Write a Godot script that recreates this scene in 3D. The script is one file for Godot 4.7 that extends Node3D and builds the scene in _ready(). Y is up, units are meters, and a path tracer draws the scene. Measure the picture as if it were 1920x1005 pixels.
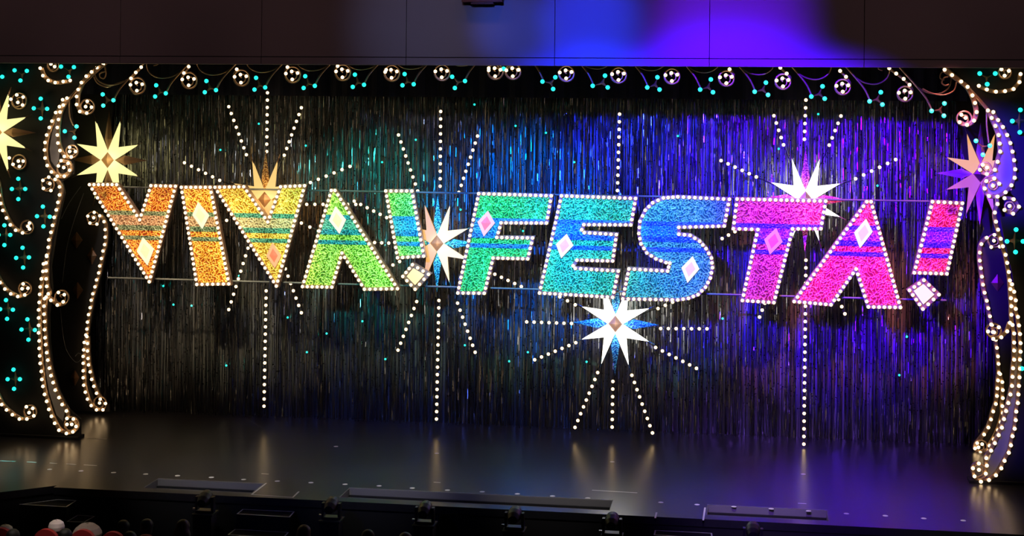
extends Node3D
# A revue stage before a tinsel curtain: a row of bulb-edged glitter letters, lit stars with rays of bulbs, an arch of metal vines.

# ---------------------------------------------------------------- camera model (pixels of the 1920 x 1005 frame -> directions)
const FOCAL := 2900.0
const MID := Vector2(960.0, 194.0)
const EYE := Vector3(4.5, 6.38, 30.0)
var ax := Vector3.RIGHT
var ay := Vector3.UP
var az := Vector3.BACK

func ray(px: float, py: float) -> Vector3:
	return -az + ax * ((px - MID.x) / FOCAL) - ay * ((py - MID.y) / FOCAL)
func at_z(px: float, py: float, z: float) -> Vector3:      # where the line of sight meets a plane facing the house
	var d := ray(px, py)
	return EYE + d * ((z - EYE.z) / d.z)
func at_y(px: float, py: float, y: float) -> Vector3:      # where it meets a level surface
	var d := ray(px, py)
	return EYE + d * ((y - EYE.y) / d.y)

# ---------------------------------------------------------------- mesh collecting
class Geo:
	var v := PackedVector3Array()
	var n := PackedVector3Array()
	var u := PackedVector2Array()
	var c := PackedColorArray()
	var off := Vector3.ZERO
	var col := Color.WHITE
	func tri(a: Vector3, b: Vector3, d: Vector3, na: Vector3, nb: Vector3, nd: Vector3) -> void:
		var g := (b - a).cross(d - a)
		if g.dot(na + nb + nd) > 0.0:
			var t := b
			b = d
			d = t
			t = nb
			nb = nd
			nd = t
		for p in [a, b, d]:
			v.append(p - off)
			u.append(Vector2(p.x, -p.y))
			c.append(col)
		n.append(na)
		n.append(nb)
		n.append(nd)
	func flat(a: Vector3, b: Vector3, d: Vector3, outward: Vector3) -> void:
		var g := (b - a).cross(d - a).normalized()
		if g.dot(outward) < 0.0:
			g = -g
		tri(a, b, d, g, g, g)
	func quad(a: Vector3, b: Vector3, d: Vector3, e: Vector3, outward: Vector3) -> void:
		flat(a, b, d, outward)
		flat(a, d, e, outward)
	func box(lo: Vector3, hi: Vector3) -> void:
		var p := []
		for i in 8:
			p.append(Vector3(hi.x if i & 1 else lo.x, hi.y if i & 2 else lo.y, hi.z if i & 4 else lo.z))
		quad(p[0], p[1], p[3], p[2], Vector3.FORWARD)
		quad(p[4], p[5], p[7], p[6], Vector3.BACK)
		quad(p[0], p[2], p[6], p[4], Vector3.LEFT)
		quad(p[1], p[3], p[7], p[5], Vector3.RIGHT)
		quad(p[0], p[1], p[5], p[4], Vector3.DOWN)
		quad(p[2], p[3], p[7], p[6], Vector3.UP)
	func slab(poly: PackedVector2Array, z0: float, z1: float) -> void:   # an outline given thickness
		var ix := Geometry2D.triangulate_polygon(poly)
		for i in range(0, ix.size(), 3):
			var a := poly[ix[i]]
			var b := poly[ix[i + 1]]
			var d := poly[ix[i + 2]]
			flat(Vector3(a.x, a.y, z1), Vector3(b.x, b.y, z1), Vector3(d.x, d.y, z1), Vector3.BACK)
			flat(Vector3(a.x, a.y, z0), Vector3(b.x, b.y, z0), Vector3(d.x, d.y, z0), Vector3.FORWARD)
		var s := 1.0 if Geometry2D.is_polygon_clockwise(poly) else -1.0
		for i in poly.size():
			var a := poly[i]
			var b := poly[(i + 1) % poly.size()]
			var e := (b - a)
			var o := Vector3(-e.y, e.x, 0) * s
			quad(Vector3(a.x, a.y, z0), Vector3(b.x, b.y, z0), Vector3(b.x, b.y, z1), Vector3(a.x, a.y, z1), o)
	func peak(poly: PackedVector2Array, top: Vector2, z0: float, z1: float, z2: float) -> void:   # an outline with a raised point
		var s := 1.0 if Geometry2D.is_polygon_clockwise(poly) else -1.0
		for i in poly.size():
			var a := poly[i]
			var b := poly[(i + 1) % poly.size()]
			var e := b - a
			quad(Vector3(a.x, a.y, z0), Vector3(b.x, b.y, z0), Vector3(b.x, b.y, z1), Vector3(a.x, a.y, z1), Vector3(-e.y, e.x, 0) * s)
			flat(Vector3(a.x, a.y, z1), Vector3(b.x, b.y, z1), Vector3(top.x, top.y, z2), Vector3.BACK)
	func tube(path: Array, r: float, sides := 6, closed := false) -> void:
		var m := path.size()
		var rings := []
		var norms := []
		for i in m:
			var before: Vector3 = path[(i - 1 + m) % m] if closed or i > 0 else path[i]
			var after: Vector3 = path[(i + 1) % m] if closed or i < m - 1 else path[i]
			var t := (after - before).normalized()
			var s := t.cross(Vector3.BACK if absf(t.z) < 0.9 else Vector3.UP).normalized()
			var w := t.cross(s)
			var ring := []
			var nr := []
			for k in sides:
				var a := TAU * k / sides
				var d := s * cos(a) + w * sin(a)
				nr.append(d)
				ring.append(path[i] + d * r)
			rings.append(ring)
			norms.append(nr)
		for i in (m if closed else m - 1):
			var j := (i + 1) % m
			for k in sides:
				var l := (k + 1) % sides
				tri(rings[i][k], rings[i][l], rings[j][l], norms[i][k], norms[i][l], norms[j][l])
				tri(rings[i][k], rings[j][l], rings[j][k], norms[i][k], norms[j][l], norms[j][k])
	func bar(path: Array, w: float, deep: float) -> void:   # a channel with bevelled edges lying along a curve that faces the house
		var rows := []
		for i in path.size():
			var t: Vector3 = (path[mini(i + 1, path.size() - 1)] - path[maxi(i - 1, 0)]).normalized()
			var s := Vector3(-t.y, t.x, 0).normalized()
			var p: Vector3 = path[i]
			var f := Vector3(0, 0, deep)
			rows.append([p - s * w * 0.5, p - s * w * 0.5 + f * 0.6, p - s * w * 0.34 + f, p + s * w * 0.34 + f, p + s * w * 0.5 + f * 0.6, p + s * w * 0.5, s])
		for i in rows.size() - 1:
			var a: Array = rows[i]
			var b: Array = rows[i + 1]
			var out := [-a[6], Vector3.BACK - a[6], Vector3.BACK, Vector3.BACK + a[6], a[6]]
			for k in 5:
				quad(a[k], a[k + 1], b[k + 1], b[k], out[k])
		for e in [0, rows.size() - 1]:
			var a: Array = rows[e]
			var o: Vector3 = (path[0] - path[1]) if e == 0 else (path[-1] - path[-2])
			quad(a[0], a[1], a[4], a[5], o)
			quad(a[1], a[2], a[3], a[4], o)
	func lathe(profile: Array, sides: int, axis := Vector3.BACK, where := Vector3.ZERO) -> void:   # profile: (radius, along the axis)
		var s := axis.cross(Vector3.UP if absf(axis.y) < 0.9 else Vector3.RIGHT).normalized()
		var w := axis.cross(s)
		for i in profile.size() - 1:
			var p: Vector2 = profile[i]
			var q: Vector2 = profile[i + 1]
			var e := q - p
			for k in sides:
				var a0 := TAU * k / sides
				var a1 := TAU * (k + 1) / sides
				var d0 := s * cos(a0) + w * sin(a0)
				var d1 := s * cos(a1) + w * sin(a1)
				var n0 := (d0 * e.y - axis * e.x).normalized()
				var n1 := (d1 * e.y - axis * e.x).normalized()
				var A := where + d0 * p.x + axis * p.y
				var B := where + d1 * p.x + axis * p.y
				var C := where + d1 * q.x + axis * q.y
				var D := where + d0 * q.x + axis * q.y
				if p.x > 1e-5:
					tri(A, B, C, n0, n1, n1)
				if q.x > 1e-5:
					tri(A, C, D, n0, n1, n0)
	func arrays() -> Array:
		var a := []
		a.resize(Mesh.ARRAY_MAX)
		a[Mesh.ARRAY_VERTEX] = v
		a[Mesh.ARRAY_NORMAL] = n
		a[Mesh.ARRAY_TEX_UV] = u
		a[Mesh.ARRAY_COLOR] = c
		return a
	func mesh(m: Material) -> ArrayMesh:
		var am := ArrayMesh.new()
		am.add_surface_from_arrays(Mesh.PRIMITIVE_TRIANGLES, arrays())
		am.surface_set_material(0, m)
		return am

func geo(off := Vector3.ZERO) -> Geo:
	var g := Geo.new()
	g.off = off
	return g

# ---------------------------------------------------------------- nodes
var used := {}
func numbered(called: String) -> String:
	var k: int = used.get(called, 0)
	used[called] = k + 1
	return called if k == 0 else "%s_%03d" % [called, k]
func thing(called: String, label: String, category: String, where := Vector3.ZERO, group := "") -> Node3D:
	var o := Node3D.new()
	o.name = numbered(called)
	add_child(o)
	o.position = where
	tag(o, label, category, group)
	return o
func tag(o: Node, label: String, category: String, group := "", kind := "") -> void:
	o.set_meta("label", label)
	o.set_meta("category", category)
	if group:
		o.set_meta("group", group)
	if kind:
		o.set_meta("kind", kind)
func put(called: String, m: Mesh, parent: Node, where := Vector3.ZERO) -> MeshInstance3D:
	var o := MeshInstance3D.new()
	o.name = called if parent != self else numbered(called)
	o.mesh = m
	parent.add_child(o, true)
	o.position = where
	return o
func struct(called: String, m: Mesh, parent: Node = self) -> MeshInstance3D:
	var o := put(called, m, parent)
	if parent == self:
		o.set_meta("kind", "structure")
	return o

# ---------------------------------------------------------------- materials
func srgb(r: float, g: float, b: float) -> Color:
	return Color(r / 255.0, g / 255.0, b / 255.0)
func mat(c: Color, rough := 0.7, metal := 0.0) -> StandardMaterial3D:
	var m := StandardMaterial3D.new()
	m.albedo_color = c
	m.roughness = rough
	m.metallic = metal
	m.cull_mode = BaseMaterial3D.CULL_DISABLED
	return m
func glow(c: Color, e: float, body := Color(0.3, 0.3, 0.3)) -> StandardMaterial3D:
	var m := mat(body, 0.4)
	m.emission_enabled = true
	m.emission = c
	m.emission_energy_multiplier = e
	return m
func seamless(freq: float, size: int, seed_: int, ridged: bool, octaves := 2) -> Image:
	var f := FastNoiseLite.new()
	f.seed = seed_
	f.noise_type = FastNoiseLite.TYPE_SIMPLEX_SMOOTH
	f.frequency = freq
	f.fractal_type = FastNoiseLite.FRACTAL_RIDGED if ridged else FastNoiseLite.FRACTAL_FBM
	f.fractal_octaves = octaves
	return f.get_seamless_image(size, size)
var foil_noise: Image
var foil_bump: ImageTexture
func foil(dark: Color, mid: Color, light: Color) -> StandardMaterial3D:      # crumpled glitter foil, its highlights painted in as squiggles of three tones
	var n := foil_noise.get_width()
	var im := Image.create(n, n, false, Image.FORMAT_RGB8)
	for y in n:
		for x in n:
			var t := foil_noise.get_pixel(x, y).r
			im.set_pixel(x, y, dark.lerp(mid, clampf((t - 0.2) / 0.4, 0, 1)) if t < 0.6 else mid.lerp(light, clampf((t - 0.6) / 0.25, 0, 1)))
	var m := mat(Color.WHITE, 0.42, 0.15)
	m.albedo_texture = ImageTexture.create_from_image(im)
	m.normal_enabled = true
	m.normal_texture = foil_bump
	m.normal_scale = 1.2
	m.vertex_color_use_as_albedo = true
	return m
var M := {}
func make_materials() -> void:
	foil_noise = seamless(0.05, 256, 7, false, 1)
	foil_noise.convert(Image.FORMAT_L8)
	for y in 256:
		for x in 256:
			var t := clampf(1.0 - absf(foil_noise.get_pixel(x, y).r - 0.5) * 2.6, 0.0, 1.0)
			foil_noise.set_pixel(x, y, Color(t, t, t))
	var bump := foil_noise.duplicate()
	bump.convert(Image.FORMAT_RGBA8)
	bump.bump_map_to_normal_map(3.0)
	foil_bump = ImageTexture.create_from_image(bump)
	M.black = mat(srgb(16, 16, 18), 0.9)
	M.panel = mat(srgb(22, 22, 25), 0.85)
	M.panel_inner = mat(srgb(30, 29, 32), 0.8)
	M.gold = mat(srgb(176, 148, 122), 0.34, 0.75)
	M.bronze = mat(srgb(122, 90, 68), 0.4, 0.5)
	M.steel = mat(srgb(150, 150, 155), 0.35, 0.8)
	M.white_tape = mat(srgb(225, 225, 222), 0.6)
	M.casing = mat(srgb(120, 96, 84), 0.45, 0.3)
	M.satin = mat(srgb(120, 118, 126), 0.6)
	M.warm = glow(Color.from_rgba8(255, 214, 158), 3.8)
	M.green = glow(Color.from_rgba8(30, 220, 196), 2.0, Color(0.3, 0.7, 0.65))
	M.socket = mat(srgb(70, 52, 40), 0.5, 0.3)
	M.lens = glow(Color.from_rgba8(240, 240, 255), 1.0)

# ---------------------------------------------------------------- bulbs
var bulb_mesh := {}
func make_bulbs() -> void:
	for kind in ["warm", "green", "pin"]:
		var r: float = {"warm": 0.032, "green": 0.04, "pin": 0.022}[kind]
		var am := ArrayMesh.new()
		var g := geo()
		g.lathe([Vector2(r * 0.45, 0.012), Vector2(r * 0.92, r * 0.75), Vector2(r, r * 1.15), Vector2(r * 0.72, r * 1.85), Vector2(0, r * 2.15)], 8)
		am.add_surface_from_arrays(Mesh.PRIMITIVE_TRIANGLES, g.arrays())
		am.surface_set_material(0, M.warm if kind == "warm" else M.green)
		g = geo()
		g.lathe([Vector2(r * 0.75, -0.012), Vector2(r * 0.75, 0.014), Vector2(r * 0.45, 0.014)], 6)
		am.add_surface_from_arrays(Mesh.PRIMITIVE_TRIANGLES, g.arrays())
		am.surface_set_material(1, M.socket)
		bulb_mesh[kind] = am
func bulb(parent: Node, where: Vector3, kind := "warm") -> void:
	put("bulb", bulb_mesh[kind], parent, where)
func pts(flat_px: Array, z: float) -> Array:
	var out := []
	for i in range(0, flat_px.size(), 2):
		out.append(at_z(flat_px[i], flat_px[i + 1], z))
	return out
func poly(flat_px: Array, z: float) -> PackedVector2Array:
	var out := PackedVector2Array()
	for p in pts(flat_px, z):
		out.append(Vector2(p.x, p.y))
	return out
func smooth(p: Array, per := 4) -> Array:       # Catmull-Rom through the points
	var out := []
	for i in p.size() - 1:
		for k in per:
			out.append(p[i].cubic_interpolate(p[i + 1], p[maxi(i - 1, 0)], p[mini(i + 2, p.size() - 1)], float(k) / per))
	out.append(p[-1])
	return out
func ring(c: Vector3, r: float, n := 18) -> Array:
	var out := []
	for k in n:
		out.append(c + Vector3(cos(TAU * k / n), sin(TAU * k / n), 0) * r)
	return out

# ---------------------------------------------------------------- stage lamps
func aim_spot(called_label: String, from: Vector3, to: Vector3, half_angle: float, c: Color, energy: float, soft := 0.5, size := 0.22) -> void:
	var t := thing("stage_spotlight", called_label, "spotlight", from, "spotlights on the front of house bars")
	var d := (to - from).normalized()
	var g := geo()
	g.lathe([Vector2(0.02, -0.5), Vector2(0.13, -0.48), Vector2(0.15, -0.2), Vector2(0.16, 0.0), Vector2(0.17, 0.02), Vector2(0.15, 0.02), Vector2(0.14, -0.03)], 12, d)
	put("housing", g.mesh(M.black), t)
	g = geo()
	g.lathe([Vector2(0.14, -0.03), Vector2(0.08, -0.015), Vector2(0, -0.01)], 12, d)
	put("lens", g.mesh(M.lens), t)
	g = geo()
	g.tube([Vector3(-0.2, -0.05, 0), Vector3(-0.2, 0.3, 0), Vector3(0.2, 0.3, 0), Vector3(0.2, -0.05, 0)], 0.015)
	g.tube([Vector3(0, 0.3, 0), Vector3(0, 0.458, 0)], 0.02)
	put("yoke", g.mesh(M.black), t)
	var l := SpotLight3D.new()
	l.name = "beam"
	t.add_child(l)
	l.position = d * 0.05
	l.look_at_from_position(from + d * 0.05, to, Vector3.UP)
	l.light_color = c.linear_to_srgb()
	l.light_energy = energy
	l.spot_angle = half_angle
	l.spot_angle_attenuation = soft
	l.spot_range = 60.0
	l.spot_attenuation = 2.0
	l.light_size = size
	l.shadow_enabled = true

func _ready() -> void:
	# ------------------------------------------------ camera, environment, lights, exposure
	var turn := deg_to_rad(8.7)
	var roll := deg_to_rad(0.5)
	az = Vector3(sin(turn), 0, cos(turn))
	var flat_right := Vector3(cos(turn), 0, -sin(turn))
	ax = flat_right * cos(roll) + Vector3.UP * sin(roll)
	ay = -flat_right * sin(roll) + Vector3.UP * cos(roll)
	var cam := Camera3D.new()
	cam.name = "camera"
	add_child(cam)
	cam.transform = Transform3D(Basis(ax, ay, az), EYE)
	cam.near = 0.1
	cam.far = 200.0
	cam.projection = Camera3D.PROJECTION_FRUSTUM
	cam.size = 0.1 * 1005.0 / FOCAL
	cam.frustum_offset = Vector2(0, -0.1 * (502.5 - MID.y) / FOCAL)
	cam.current = true
	var we := WorldEnvironment.new()
	we.name = "world_environment"
	var env := Environment.new()
	env.background_mode = Environment.BG_COLOR
	env.background_color = Color.BLACK
	env.tonemap_mode = Environment.TONE_MAPPER_LINEAR
	env.tonemap_exposure = 1.0
	env.sdfgi_enabled = true
	env.ssao_enabled = true
	env.ssil_enabled = true
	we.environment = env
	add_child(we)
	make_materials()
	make_bulbs()
	lamps()
	# ------------------------------------------------ structure, then objects
	shell()
	curtain()
	stage_floor()
	header()
	arch_left()
	arch_right()
	garland()
	letters()
	stars()
	pin_lights()
	stage_front()
	audience()

func lamps() -> void:
	# front of house bar, level with what the long shadows on the tinsel tell
	var bar := [
		["violet spotlight of the high bar aimed at letter T", -2.9, 1500, 420, 0.0, 7.4, Color(0.045, 0.0, 1.0), 1950.0, 0.5],
		["violet spotlight of the high bar aimed at the last exclamation mark", -2.2, 1685, 440, 0.0, 5.8, Color(0.08, 0.0, 1.0), 1950.0, 0.5],
		["violet spotlight of the high bar aimed at the tinsel below the pink letter A", -1.6, 1570, 590, 0.0, 4.6, Color(0.045, 0.0, 1.0), 1000.0, 0.6],
		["blue spotlight of the high bar aimed at the leaf field of the arch panel", -1.05, 1872, 310, 2.8, 2.4, Color(0.03, 0.0, 1.0), 3600.0, 0.5],
		["blue spotlight of the high bar aimed at the foot of the arch panel", -0.5, 1885, 800, 2.8, 1.7, Color(0.05, 0.02, 1.0), 500.0, 0.7],
		["blue spotlight of the high bar aimed at letter S", -3.9, 1240, 420, 0.0, 6.4, Color(0.012, 0.025, 1.0), 1650.0, 0.5],
		["azure spotlight of the high bar aimed at letter F", -4.6, 970, 440, 0.0, 5.4, Color(0.0, 0.12, 0.75), 2000.0, 0.6],
		["sea green spotlight of the high bar aimed at the middle star", -5.2, 700, 430, 0.0, 5.2, Color(0.01, 0.3, 0.22), 1000.0, 0.7],
		["dim white spotlight of the high bar aimed at the orange letter V", -5.7, 280, 440, 0.0, 5.4, Color(0.5, 0.45, 0.44), 140.0, 0.8],
		["dim white spotlight of the high bar aimed at the yellow letter V", -6.2, 500, 430, 0.0, 5.2, Color(0.46, 0.47, 0.44), 160.0, 0.8],
		["added dim navy wash light of the high bar aimed at the foot of the tinsel", -7.8, 880, 740, 0.0, 12.5, Color(0.08, 0.16, 1.0), 110.0, 1.0],  # added wash in place of the dim blue ambience
		["lilac spotlight of the high bar aimed at the header", 1.8, 800, 40, 3.0, 5.0, Color(0.25, 0.26, 0.52), 110.0, 1.0],
		["dusky blue spotlight of the high bar aimed at the header fitting", 0.1, 965, 50, 3.0, 2.8, Color(0.03, 0.07, 0.6), 420.0, 1.0],
		["blue spotlight of the high bar aimed at the header", 0.65, 1110, 40, 3.0, 3.3, Color(0.014, 0.035, 0.9), 850.0, 1.0],
		["violet spotlight of the high bar aimed at the header", 1.2, 1370, 50, 3.0, 4.9, Color(0.13, 0.0, 0.9), 720.0, 1.0],
	]
	for b in bar:
		aim_spot(b[0], Vector3(b[1], 12.5, 22.0), at_z(b[2], b[3], b[4]), b[5], b[6], b[7], b[8])
	# floor lights
	for f in [["violet spotlight of the high bar aimed at the stage floor before letter T", 2.5, 1500, 890, 8.5, Color(0.3, 0.12, 1.0), 420.0], ["teal spotlight of the high bar aimed at the stage floor beside the arch panel", -7.0, -10, 880, 2.6, Color(0.0, 0.6, 0.55), 900.0]]:
		aim_spot(f[0], Vector3(f[1], 12.5, 22.0), at_y(f[2], f[3], 0.0), f[4], f[5], f[6], 1.0)
	for e in [[-7.5, "before the broad panel with green flower lights"], [-4.5, "below the yellow letter V"], [-1.5, "below the middle star"], [1.5, "below letter E"], [4.5, "below letter T"], [7.5, "below the last exclamation mark"]]:  # added fill to brighten the stage front and its marks
		aim_spot("added dim white spotlight aimed at the stage edge " + e[1], Vector3(e[0], 13.0, 14.0), Vector3(e[0], 0, 4.7), 6.2, Color(1.0, 0.94, 0.92), 90.0, 1.0)
	aim_spot("dim warm house light over the red seats", Vector3(-5.5, 13.0, 12.4), Vector3(-5.6, 0, 8.3), 4.6, Color(1.0, 0.85, 0.76), 90.0, 1.0)
	# rose downlights added in place of the warm house ambience on the header
	for x in [-9.0, -5.4, -1.8, 1.8, 5.4, 9.0]:
		aim_spot("added dim rose downlight over the %s" % {-9.0: "broad arch panel with green flower lights", -5.4: "header above letter V", -1.8: "header above the middle star", 1.8: "header above letter S", 5.4: "header above letter T", 9.0: "broad arch panel with the blue leaf"}[x], Vector3(x, 13.4, 6.4), Vector3(x, 7.0, 3.6), 30.0, Color(1.0, 0.5, 0.48), 3.2, 1.0)
	# added unseen bar that brightens the letters, one lamp for each piece of the sign
	var steep := [
		["added amber spotlight of the steep bar aimed at the orange letter V", 250, Color(1.0, 0.75, 0.45), 310.0],
		["added amber spotlight of the steep bar aimed at letter I", 385, Color(1.0, 0.8, 0.45), 310.0],
		["added yellow spotlight of the steep bar aimed at the yellow letter V", 500, Color(1.0, 0.88, 0.5), 310.0],
		["added pale yellow spotlight of the steep bar aimed at the green letter A", 650, Color(0.9, 1.0, 0.6), 230.0],
		["added pale green spotlight of the steep bar aimed at the green exclamation mark", 765, Color(0.7, 1.0, 0.7), 230.0],
		["added green spotlight of the steep bar aimed at letter F", 940, Color(0.5, 1.0, 0.6), 290.0],
		["added pale cyan spotlight of the steep bar aimed at letter E", 1100, Color(0.4, 1.0, 0.8), 290.0],
		["added cyan spotlight of the steep bar aimed at letter S", 1265, Color(0.5, 1.0, 0.9), 280.0],
		["added pink spotlight of the steep bar aimed at letter T", 1450, Color(1.0, 0.3, 0.3), 440.0],
		["added magenta spotlight of the steep bar aimed at the pink letter A", 1600, Color(1.0, 0.25, 0.25), 470.0],
		["added magenta spotlight of the steep bar aimed at the last exclamation mark", 1755, Color(1.0, 0.25, 0.25), 470.0],
	]
	for s in steep:
		var to := at_z(s[1], 458, 1.05)
		aim_spot(s[0], Vector3(to.x * 0.98, 13.4, 11.0), to, 4.6, s[2], s[3] * 1.1, 0.45)

# ---------------------------------------------------------------- the building
func shell() -> void:
	var g := geo()
	g.box(Vector3(-14, -1.2, -1.4), Vector3(14, 14.2, -1.1))
	struct("wall_back", g.mesh(M.black))
	for s in [-1, 1]:
		g = geo()
		g.box(Vector3(13.7 if s > 0 else -14.0, -1.2, -1.1), Vector3(14.0 if s > 0 else -13.7, 14.2, 36.0))
		struct("wall_right" if s > 0 else "wall_left", g.mesh(M.black))
	g = geo()
	g.box(Vector3(-14, 14.2, -1.4), Vector3(14, 14.5, 36.0))
	struct("ceiling", g.mesh(M.black))
	g = geo()
	g.box(Vector3(-14, -1.2, 36.0), Vector3(14, 14.2, 36.3))
	struct("wall_rear", g.mesh(M.black))
	g = geo()
	g.box(Vector3(-14, -1.4, -1.4), Vector3(14, -1.2, 36.3))
	struct("floor", g.mesh(mat(srgb(30, 24, 24), 0.8)))
	# bars that carry the spotlights
	for b in [[22.0, 13.0, "black pipe bar of the high spotlights over the house"], [11.0, 13.9, "black pipe bar of the added steep spotlights over the house"]]:
		g = geo()
		g.tube([Vector3(-13.7, b[1], b[0]), Vector3(13.7, b[1], b[0])], 0.04, 8)
		tag(put("lighting_bar", g.mesh(M.black), self), b[2], "lighting bar")

func curtain() -> void:
	var rng := RandomNumberGenerator.new()
	rng.seed = 41
	var v := PackedVector3Array()
	var n := PackedVector3Array()
	for layer in 2:
		var x := -8.75 + layer * 0.01
		while x < 9.0:
			x += rng.randf_range(0.015, 0.07)
			var y := 6.62
			var phi := rng.randfn(0.0, 0.6)
			var lean := rng.randfn(0.0, 0.35)
			var w := rng.randf_range(0.010, 0.021)
			var z0 := -0.14 * layer + rng.randf_range(-0.05, 0.05)
			var sway := rng.randf_range(-0.02, 0.02)
			var end := rng.randf_range(0.015, 0.07)
			var cx := x
			while y > end:
				var len := minf(rng.randf_range(0.05, 0.22), y - end + 0.001)
				var phi2 := lerpf(phi, lean, 0.12) + rng.randf_range(-0.36, 0.36)
				var cx2 := cx + sway * len + rng.randf_range(-0.003, 0.003)
				var e1 := Vector3(cos(phi), 0, sin(phi)) * w * 0.5
				var e2 := Vector3(cos(phi2), 0, sin(phi2)) * w * 0.5
				var p := Vector3(cx, y, z0)
				var q := Vector3(cx2, y - len, z0)
				var pm := (phi + phi2) * 0.5
				var nn := Vector3(-sin(pm), rng.randfn(0.0, 0.1), cos(pm))
				if nn.z < 0.0:
					nn = -nn
				nn = nn.normalized()
				for c in [p - e1, p + e1, q + e2, p - e1, q + e2, q - e2]:
					v.append(c)
					n.append(nn)
				phi = phi2
				cx = cx2
				y -= len
	var am := ArrayMesh.new()
	var a := []
	a.resize(Mesh.ARRAY_MAX)
	a[Mesh.ARRAY_VERTEX] = v
	a[Mesh.ARRAY_NORMAL] = n
	am.add_surface_from_arrays(Mesh.PRIMITIVE_TRIANGLES, a)
	am.surface_set_material(0, mat(srgb(154, 154, 157), 0.25, 1.0))
	# small reflectors added for sparkle points, tilted to catch the lamps
	v = PackedVector3Array()
	n = PackedVector3Array()
	for k in 12000:
		var p := Vector3(rng.randf_range(-8.7, 9.0), rng.randf_range(0.6, 6.4), rng.randf_range(0.0, 0.09))
		var f := Vector3(rng.randfn(0.0, 0.24), rng.randfn(0.2, 0.2), 1.0).normalized()
		var r := rng.randf_range(0.008, 0.016)
		var sx := f.cross(Vector3.UP).normalized() * r
		var sy := f.cross(sx).normalized() * r
		for c in [p - sx, p - sy, p + sx, p - sx, p + sx, p + sy]:
			v.append(c)
			n.append(f)
	a[Mesh.ARRAY_VERTEX] = v
	a[Mesh.ARRAY_NORMAL] = n
	am.add_surface_from_arrays(Mesh.PRIMITIVE_TRIANGLES, a)
	am.surface_set_material(1, mat(srgb(225, 225, 228), 0.2, 1.0))
	var o := put("tinsel_curtain", am, self)
	tag(o, "floor length curtain of silver tinsel strands behind the sign", "curtain", "", "stuff")
	# lame cloth close behind, in narrow folds
	var g := geo()
	var last := Vector3.ZERO
	var last_n := Vector3.BACK
	var xx := -9.3
	var i := 0
	while xx < 9.6:
		var z := -0.3 + 0.018 * sin(xx * 17.0) + 0.012 * sin(xx * 41.0 + 2.0) + 0.006 * sin(xx * 97.0)
		var dz := 0.306 * cos(xx * 17.0) + 0.492 * cos(xx * 41.0 + 2.0) + 0.58 * cos(xx * 97.0)
		var p := Vector3(xx, 0, z)
		var nn := Vector3(-dz * 0.5, 0, 1).normalized()
		if i > 0:
			var up := Vector3(0, 7.2, 0)
			g.tri(last, p, p + up, last_n, nn, nn)
			g.tri(last, p + up, last + up, last_n, nn, last_n)
		last = p
		last_n = nn
		xx += 0.012
		i += 1
	o = put("backcloth", g.mesh(mat(srgb(146, 146, 149), 0.42, 1.0)), self)
	tag(o, "grey metallic cloth in fine folds hanging behind the tinsel strands", "curtain")
	g = geo()
	g.tube([Vector3(-8.9, 6.64, -0.06), Vector3(9.1, 6.64, -0.06)], 0.03, 8)
	o = put("curtain_rail", g.mesh(M.black), self)
	tag(o, "black rail from which the tinsel strands hang", "curtain rail")

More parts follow.
